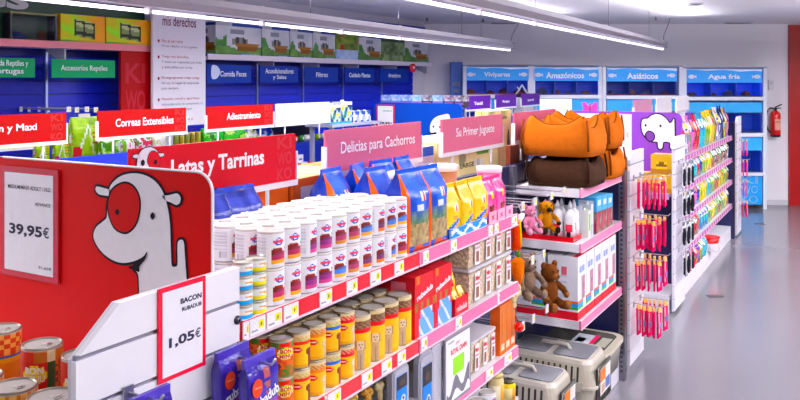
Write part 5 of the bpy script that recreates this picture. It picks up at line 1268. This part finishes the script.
# far end of that row
t = thing('end_screen', 'dark navy end panel at the far end of the bag shelves', 'panel', (-2.4, Y2e+.005, 0), 0); MB().box(0, .93, 0, .03, 0, 1.56, '#151a4c').build('board', PAINT, t); MB().box(.93,.955,-.01,.03,0,1.56,'#3a3c58').build('upright', METAL, t)
W4 = [(11.62,.02),(12.05,.02),(12.05,1.62),(11.70,1.62),(11.62,1.56)]
wing('narrow white slatted panel at the very end of the aisle', -1.44, W4, [.02+.114*k for k in range(0, 14)]+[1.63], plank_c='#e0dee8')
for j, z in enumerate((1.28, 1.0, .72, .44)):
    hook(f'peg holding red leads, {ORD[j]} down on the end panel', (-1.435, 11.85, z+.035), L=.12, grp='pegs of the end panel')
    for k in range(2): LK((-1.385+.045*k, 11.85+rnd.uniform(-.01,.01), z), R90+rnd.uniform(-.3,.3), f'red lead, {ORD[k]} on the {ORD[j]} peg down of the end panel', 'red leads on the end panel')
# pink butterfly and white board over the far row
p = at(590, 108, Y=8.6)
t = thing('butterfly_decoration', 'pink butterfly decoration above the dog beds', 'decoration', (p.x, 8.6, p.z), 0)
for k in (-1, 1): MB().prism(smooth([(k*.005,.0),(k*.05,.06),(k*.085,.05),(k*.075,.0),(k*.085,-.045),(k*.04,-.06)],4), -.004, .004, '#d8509a').build('wing', PAPER, t)
MB().tube([(0,0,-.05),(0,0,.05)],.008,'#8a2a60').build('body', PAPER, t); MB().tube([(0,0,-.05),(0,0,-p.z+.02)],.004,'#d8d6de').lathe([(.09,-p.z),(.09,-p.z+.02),(.02,-p.z+.03)],14,'#c9c7cf').build('stand', GLOSS, t)
t = thing('white_screen', 'blank white board standing behind the dog beds below the tank headers', 'board', tuple(at(540, 118, Zc=10.6)), TH); t.location.z = 1.2
MB().box(0, .42, 0, .02, 0, at(545, 99, Zc=10.6).z-1.2, '#efebee').build('board', PAPER, t); MB().box(.18, .24, .005, .02, -1.2, 0, '#b9b7c2').build('leg', PAINT, t)

# ------------------------------------------------------------------ rear row: blue gondola, blue dog head board
gondola('rear shelving unit with a plain blue back under the red signs', 2.5, 5.52, [dict(z=.55), dict(z=.95), dict(z=1.28, deep=.4)], '#1f33b0', 1.62, xf=-3.93, grp='rear shelving units')
gondola('far rear shelving unit under the purple signs', 8.2, 12.25, [dict(z=.55), dict(z=.95), dict(z=1.3)], '#2a3a9c', 1.60, xf=-3.93, grp='rear shelving units')
YH = 7.9
xl, xr, zt_ = at(374, 105, Y=YH).x, at(462, 105, Y=YH).x, at(420, 103, Y=YH).z
t = thing('header_board', 'blue end board with the side of a white cartoon dog head', 'board', (0, YH, 0))
bo = MB().prism(rrect(xl, xr, 1.0, zt_, .07, 6, (0,1,1,0)), 0, .02, '#1450b4').build('board', BOARD, t)
q = lambda L: [(at(x, y, Y=YH).x, at(x, y, Y=YH).z) for x, y in L]
hd = smooth(q([(430,127),(432,121),(436,117),(442,115),(449.5,114.8),(450,128),(450,150),(436.5,152),(436,138),(431,134.5)]), 3)
g = MB(); emblem(g, [hd], [], [ellipse(*q([(433.6,126.6)])[0], .010, .012, 10), ellipse(*q([(440,127)])[0], .010, .012, 10)], -.001, .006)
g.flat(smooth(q([(428.5,131),(432,132.8),(436.5,132.2),(436,134.6),(431,134.4)]), 3), -.005, '#16203c').build('dog_emblem', BOARD, bo)
MB().box(xl, xr, -.003, 0, 1.0, at(420, 142, Y=YH).z, '#2a56c0').text('nuevo', at(440,144,Y=YH).x, at(447,144,Y=YH).x, at(440,147,Y=YH).z, at(440,144,Y=YH).z, -.004, '#e8ecf6').build('lower_band', BOARD, bo)
a = at(376.5, 127.5, Y=YH-.01); b = at(394.5, 104.8, Y=YH-.01)
poster('price_poster', 'white price poster with a red frame on the blue dog head board', (a.x, YH-.006, a.z), 0, b.x-a.x, b.z-a.z, [('CANARIO 5', .34, .86, .70, .76, .01), ('29,95€', .16, .88, .12, .26, .04)], fr='#d83048')
for i in range(8):
    x = xl+.06+(xr-xl-.1)*i/7.6
    c = ['#5a8ad0', '#6a9ad8', '#4a7ac8', '#7aa8dc', '#3a3040', '#6a90cc', '#4a2a5c', '#3a2a44'][i]
    t = thing('top_pack', f'small printed pack, {ORD[i]} along the top edge of the blue dog head board', 'pack', (x+.06, YH+.12, zt_-.04), 0, 'packs above the blue board')
    MB().pbox(.125, .12, .125, lambda sd, u, v, c=c: c if v < .55 else mix(c, '#e8e8f0', vn(u,v,4,2)*.9), 10, 10).build('carton', PAPER, t); MB().box(-.05,.05,-.062,-.06,.02,.05,'#8a6ab0').build('label_card', PAPER, t)
t = thing('top_ledge', 'narrow ledge behind the top edge of the blue board', 'ledge', (xl+.02, YH+.03, zt_-.06), 0); MB().box(0, xr-xl-.04, 0, .22, 0, .0195, '#3a4a8c').build('board', PAINT, t); MB().box(.02,.05,.1,.14,-zt_+.06,0,'#5a5c78').box(xr-xl-.09,xr-xl-.06,.1,.14,-zt_+.06,0,'#5a5c78').build('post', PAINT, t)
# toy boxes on a low display between the blank sign and the blue board
def toybox(sd, u, v):
    if v < .12: return '#4a9ad8'
    if v > .84: return '#dfe3ea'
    if sd == 'f': return ['#23304c', '#2a4a8c', '#3a7a3c', '#8ab0d8', '#d8e0ea', '#e8c83a'][min(5, int(max(0, vn(u,v,6,3)*1.5-.25)*6))]
    return '#c8d0dc'
pz = 1.655
t = thing('display_plinth', 'pale slanted display table carrying toy boxes beside the blue board', 'table', (-4.75, 6.85, 0), R90)
MB().box(0, .95, 0, .35, pz-.03, pz, '#a4a8bc').build('top', PAINT, t); MB().box(.04, .08, .03, .07, 0, pz-.03, '#8a8ca0').box(0.87, 0.91, .03, .07, 0, pz-.03, '#8a8ca0').box(.04, .08, .28, .32, 0, pz-.03, '#8a8ca0').box(0.87, 0.91, .28, .32, 0, pz-.03, '#8a8ca0').build('trestle', PAINT, t)
for i, (a_, b_, h_, lab) in enumerate(((331, 341.5, .20, 'tall toy box with a blue base, first beside the blank cream sign'), (342, 353, .23, 'tall toy box with a blue base, second beside the blank cream sign'))):
    y0, y1 = at(a_, 120, X=-4.8).y, at(b_, 120, X=-4.8).y
    t = thing('toy_box', lab, 'box', (-4.87, (y0+y1)/2, pz+.0005), R90, 'toy boxes by the blank sign'); MB().pbox(y1-y0-.006, .12, h_, toybox, 14, 20).build('carton', PAPER, t); MB().box(-.03,.03,-.005,.005,h_,h_+.02,'#e8e8ee').build('hang_tab', PAPER, t)
for i in range(3):
    y0 = at(354+6*i, 120, X=-4.8).y; y1 = at(359.5+6*i, 120, X=-4.8).y
    t = thing('toy_box', f'small white and blue toy box, {ORD[i]} toward the blue board', 'box', (-4.86, (y0+y1)/2, pz+.0005), R90, 'small toy boxes by the blue board'); MB().pbox(y1-y0-.006, .1, .12, lambda sd, u, v: mix('#e4e8f2', '#3a5ab8', 1 if vn(u,v,5,6) > .55 else 0), 5, 6).build('carton', PAPER, t); MB().box(-.02,.02,-.004,.004,.12,.13,'#e8e8ee').build('hang_tab', PAPER, t)

# ------------------------------------------------------------------ goods hanging and standing along the left wall
t = thing('wall_counter', 'low blue counter with white price edge along the left wall', 'counter', (-5.62, 3.2, 0), R90)
MB().box(0, 7.6, 0, .34, 1.12, 1.15, '#dcdde8').build('top', PAINT, t); MB().box(0, 7.6, .02, .34, 0, 1.12, '#1f2f9c').build('front', PAINT, t); MB().box(0, 7.6, -.012, 0, 1.10, 1.155, '#e6e4ea').build('price_strip', GLOSS, t)
def wall_peg(px, py, X, lab):
    p = at(px, py, X=X); hook(lab, (-6.31, p.y, p.z), L=X+6.31, grp='pegs on the left wall', tagc='#eceaf0')
for px, lab in ((41, 'wall peg of the small green bag below the sign ending y Maxi'), (60, 'wall peg of the green bag by the sign post')): p = at(px, 137.5, X=-5.55); hook(lab, (-6.31, p.y, p.z), L=.76, grp='pegs on the left wall')
for i, px in enumerate((67, 75, 85, 94)): wall_peg(px, 109.5+(.5 if i % 2 else 0), -5.7, f'wall peg with a white price plate, {ORD[i]} above the big green bag')
def green_bag(sd, u, v):
    if abs((u-.3)-(v-.3)*.5) < .04 and .2 < v < .8: return '#e8ecd8'
    if abs(u-.62+.3*(v-.5)) < .035 and v < .7: return '#d8e0b0'
    if v < .25 and u < .3: return '#c83a3c'
    if u > .7 and .3 < v < .75 and int(v*16) % 2: return '#b0702c'
    return mix('#7aa822', '#b0d83a', vn(u,v,6,3))
def hang_bag(px0, px1, py0, py1, X, fn, lab, grp, name='hanging_bag', n=16):
    a = at(px0, py1, X=X); b = at(px1, py0, X=X)
    t = thing(name, lab, 'bag', (X, (a.y+b.y)/2, a.z), R90, grp); w_, h_ = b.y-a.y, b.z-a.z
    MB().bag(w_, min(.06, w_*.3), h_, fn, .7, n, 20).build('pouch', FILM, t); MB().box(-w_*.2, w_*.2, -.004, .004, h_-.005, h_+.025, '#e3e0d0').build('header_card', PAPER, t)
gg = 'green bags on the left wall'
hang_bag(70, 98, 116, 157, -5.62, green_bag, 'big lime green bag hanging under the white price plates', gg)
hang_bag(34, 48, 140, 162, -5.55, green_bag, 'small lime green bag below the sign ending y Maxi', gg)
hang_bag(53, 67, 138, 162, -5.55, green_bag, 'lime green bag between the sign post and the big green bag', gg)
def mixed(*cs):
    cs = list(cs)
    sd_ = len(cs)+ord(cs[0][1])
    return lambda sd, u, v: cs[min(len(cs)-1, int(max(0, vn(u,v,5,sd_)*1.5-.25)*len(cs)))]
for px0, px1, py0, py1, cs, lab in ((100, 118, 135, 158, ('#4f8a2c', '#8ac03a', '#c8d8c0'), 'green and white bag just beyond the big lime bag'), (119, 133, 137, 158, ('#a8303c', '#e8e4e8', '#7aa83a'), 'red and white bag below the sign reading Correas Extensibles'), (134, 150, 134, 156, ('#c84a5c', '#d8d0d4', '#5c8a3c'), 'pale red bag near the second sign post'), (151, 164, 132, 156, ('#e0dfe4', '#c8cc9c', '#d8d8de'), 'white bag beside the olive jars'),
        (201, 221, 127, 150, ('#3fae2c', '#6ac83a', '#2c7a20'), 'bright green leafy bag below the word Adiestramiento'), (222, 243, 127, 150, ('#4ab830', '#2f8a28', '#a8d86a'), 'bright green leafy bag second below the word Adiestramiento'), (244, 256, 130, 150, ('#d8dcc8', '#6ab048', '#e8e8e0'), 'pale green bag beside the blue packs'), (257, 271, 127, 150, ('#2a50b8', '#4a78d0', '#dfe6f2'), 'blue and white bag at the far end of the green bags')):
    hang_bag(px0, px1, py0, py1, -5.5, mixed(*cs), lab, 'mixed bags on the left wall', n=14)
for i in range(6):
    p0 = at(176+5.5*i, 150, X=-5.5); c = ['#7a8a3a', '#a0953c', '#6d7a30', '#8a7a34', '#94a040', '#7a6a30'][i]
    t = thing('olive_jar', f'olive coloured jar, {ORD[i]} behind the dark red sign', 'jar', (-5.5, p0.y, p0.z), R90, 'olive jars on the left wall'); hh = at(180, 133, X=-5.5).z-p0.z
    MB().lathe([(.024,0),(.026,.004),(.026,hh*.85),(.022,hh*.9)], 12, c).build('body', GLOSS, t); MB().lathe([(.026,hh*.88),(.026,hh),(0,hh)], 12, '#c8b070').build('lid', GLOSS, t)
pz = at(180, 150, X=-5.5).z
t = thing('wall_shelf', 'narrow white shelf carrying the olive jars on the left wall', 'shelf', (-5.45, at(96,150,X=-5.5).y, pz-.002), R90); MB().box(0, at(274,150,X=-5.5).y-at(96,150,X=-5.5).y, 0, .5, -.03, 0, '#d8d8e0').build('board', PAINT, t); MB().box(0, .03, .1, .5, -.12, -.03, '#a8a8b4').build('bracket', PAINT, t)
# shelf with tags beneath the y Maxi sign
p0, p1 = at(-12, 150, X=-5.4), at(33, 150, X=-5.4)
t = thing('tagged_shelf', 'white shelf edge full of yellow price tags below the sign ending y Maxi', 'shelf', (-5.4, p0.y, p0.z-.02), R90); L = p1.y-p0.y
MB().box(0, L, 0, .5, .02, .05, '#dcdce4').build('board', PAINT, t); st = MB().box(0, L, -.01, 0, .0, .06, '#eceaf0').build('price_strip', GLOSS, t)
for k in range(9): MB().rect(.02+k*L/9, .02+k*L/9+.03, .015, .045, -.0105, '#e6e23a').build('price_tag', PAPER, st)
for i in range(7):
    c, K = FK[[3, 0, 1, 14, 0, 11, 3][i]]
    o = K((-5.52, p0.y+.06+i*L/7.2, p0.z+.031), R90, f'{cname[c]} small bag, {ORD[i]} on the shelf of yellow price tags', 'bags on the tagged shelf'); o.scale = (.55, .6, .42)
# far low display seen between the red and pink signs
pts = [(296, 141, '#d8442c'), (303, 141, '#3a8a3c'), (308, 140.5, '#e8e4e8'), (313, 140, '#dfe3ea'), (319, 139, '#8ab03c'), (325, 139, '#e8e6ea')]
t = thing('wall_display', 'blue wall display seen between the dark red and the pink sign', 'display', (-5.25, at(270, 150, X=-5.25).y, 0), R90)
L = at(332, 150, X=-5.25).y-at(270, 150, X=-5.25).y; zq = at(300, 142.5, X=-5.25).z
MB().box(0, L, 0, .3, zq-.03, zq, '#2a3a9c').box(0, L, .28, .3, .0, zq+.26, '#101230').build('cabinet', PAINT, t); MB().box(0, L, 0, .02, zq-.28, zq-.03, '#1c2f9e').build('front', PAINT, t)
MB().box(0, L, -.02, .3, zq+.19, zq+.25, '#d8e0f0').build('top_board', PAINT, t)
z2 = at(300, 176, X=-5.0).z
MB().box(0, L, -.11, .3, z2-.03, z2, '#e9d8c0').build('low_shelf', PAINT, t)
for i, (px, py, c) in enumerate(pts):
    p = at(px, py, X=-5.31); t = thing('small_toy', f'tiny toy pack, {ORD[i]} on the ledge between the dark red and pink signs', 'toy', (-5.33, p.y, zq+.0005), R90, 'tiny toys on the blue display'); MB().ell((0,0,.035),(.045,.03,.035),c,10,7,.7).build('body', GLOSS, t); MB().box(-.012,.012,-.03,-.028,.02,.05,'#f0eef2').build('label_card', PAPER, t)
p = at(300, 166, X=-5.25); t = thing('price_card', 'small white price card on the blue display below the tiny toys', 'card', (-5.243, p.y-.05, at(300, 163, X=-5.24).z), R90); MB().box(0,.1,0,.012,0,.09,'#eef0f4').build('card', PAPER, t); MB().rect(.02,.08,.03,.05,-.0006,'#6a708c').build('print', PAPER, t)
for i, (px, c) in enumerate(((299, '#e4e2e8'), (307, '#e8622c'), (315, '#f0eef2'), (322, '#d8402c'))):
    p = at(px, 174, X=-5.06); t = thing('soft_toy_pack', f'red and white toy pack, {ORD[i]} on the low shelf beside the pink puppy sign', 'toy', (-5.20, p.y, z2+.0005), R90+.4*i, 'toy packs beside the pink sign'); MB().ell((0,0,.055),(.075,.05,.055),c,10,7,.8).build('body', FILM, t); MB().box(-.05,.05,-.052,-.048,.03,.07,'#e8542c' if i % 2 == 0 else '#f2f0f4').build('band', PAPER, t)
# small dog emblem on the first aisle sign
W_, H_ = .81, .177
eq = lambda L: [((x-6)/(733-6)*.81*.655, 1.912-(y-36)/ (330-36)*.165) for x, y in L]
def sgn(px, py): p = at(px, py, X=-1.888); return (p.y-1.68, p.z)
L_ = lambda pts: [sgn(130+x/6.67, 140+y/6.67) for x, y in pts]
hdp = smooth(L_([(62,150),(70,105),(95,68),(130,50),(165,52),(192,72),(208,105),(212,150),(205,185),(235,205),(240,250),(70,250),(58,200)]), 4)
el = smooth(L_([(35,105),(55,97),(75,103),(72,118),(50,122),(36,115)]), 4); er = smooth(L_([(200,92),(222,90),(240,92),(238,106),(220,112),(203,106)]), 4)
g = MB(); emblem(g, [el, er, hdp], [smooth(L_([(165,75),(195,88),(212,130),(205,175),(175,190),(145,178),(130,140),(142,95)]), 4)], [ellipse(*L_([(97,153)])[0], .008, .010, 10), ellipse(*L_([(182,148)])[0], .007, .008, 10)], -.0012, .0028, white='#dcd6de', red=DR)
g.build('dog_emblem', BOARD, b1)
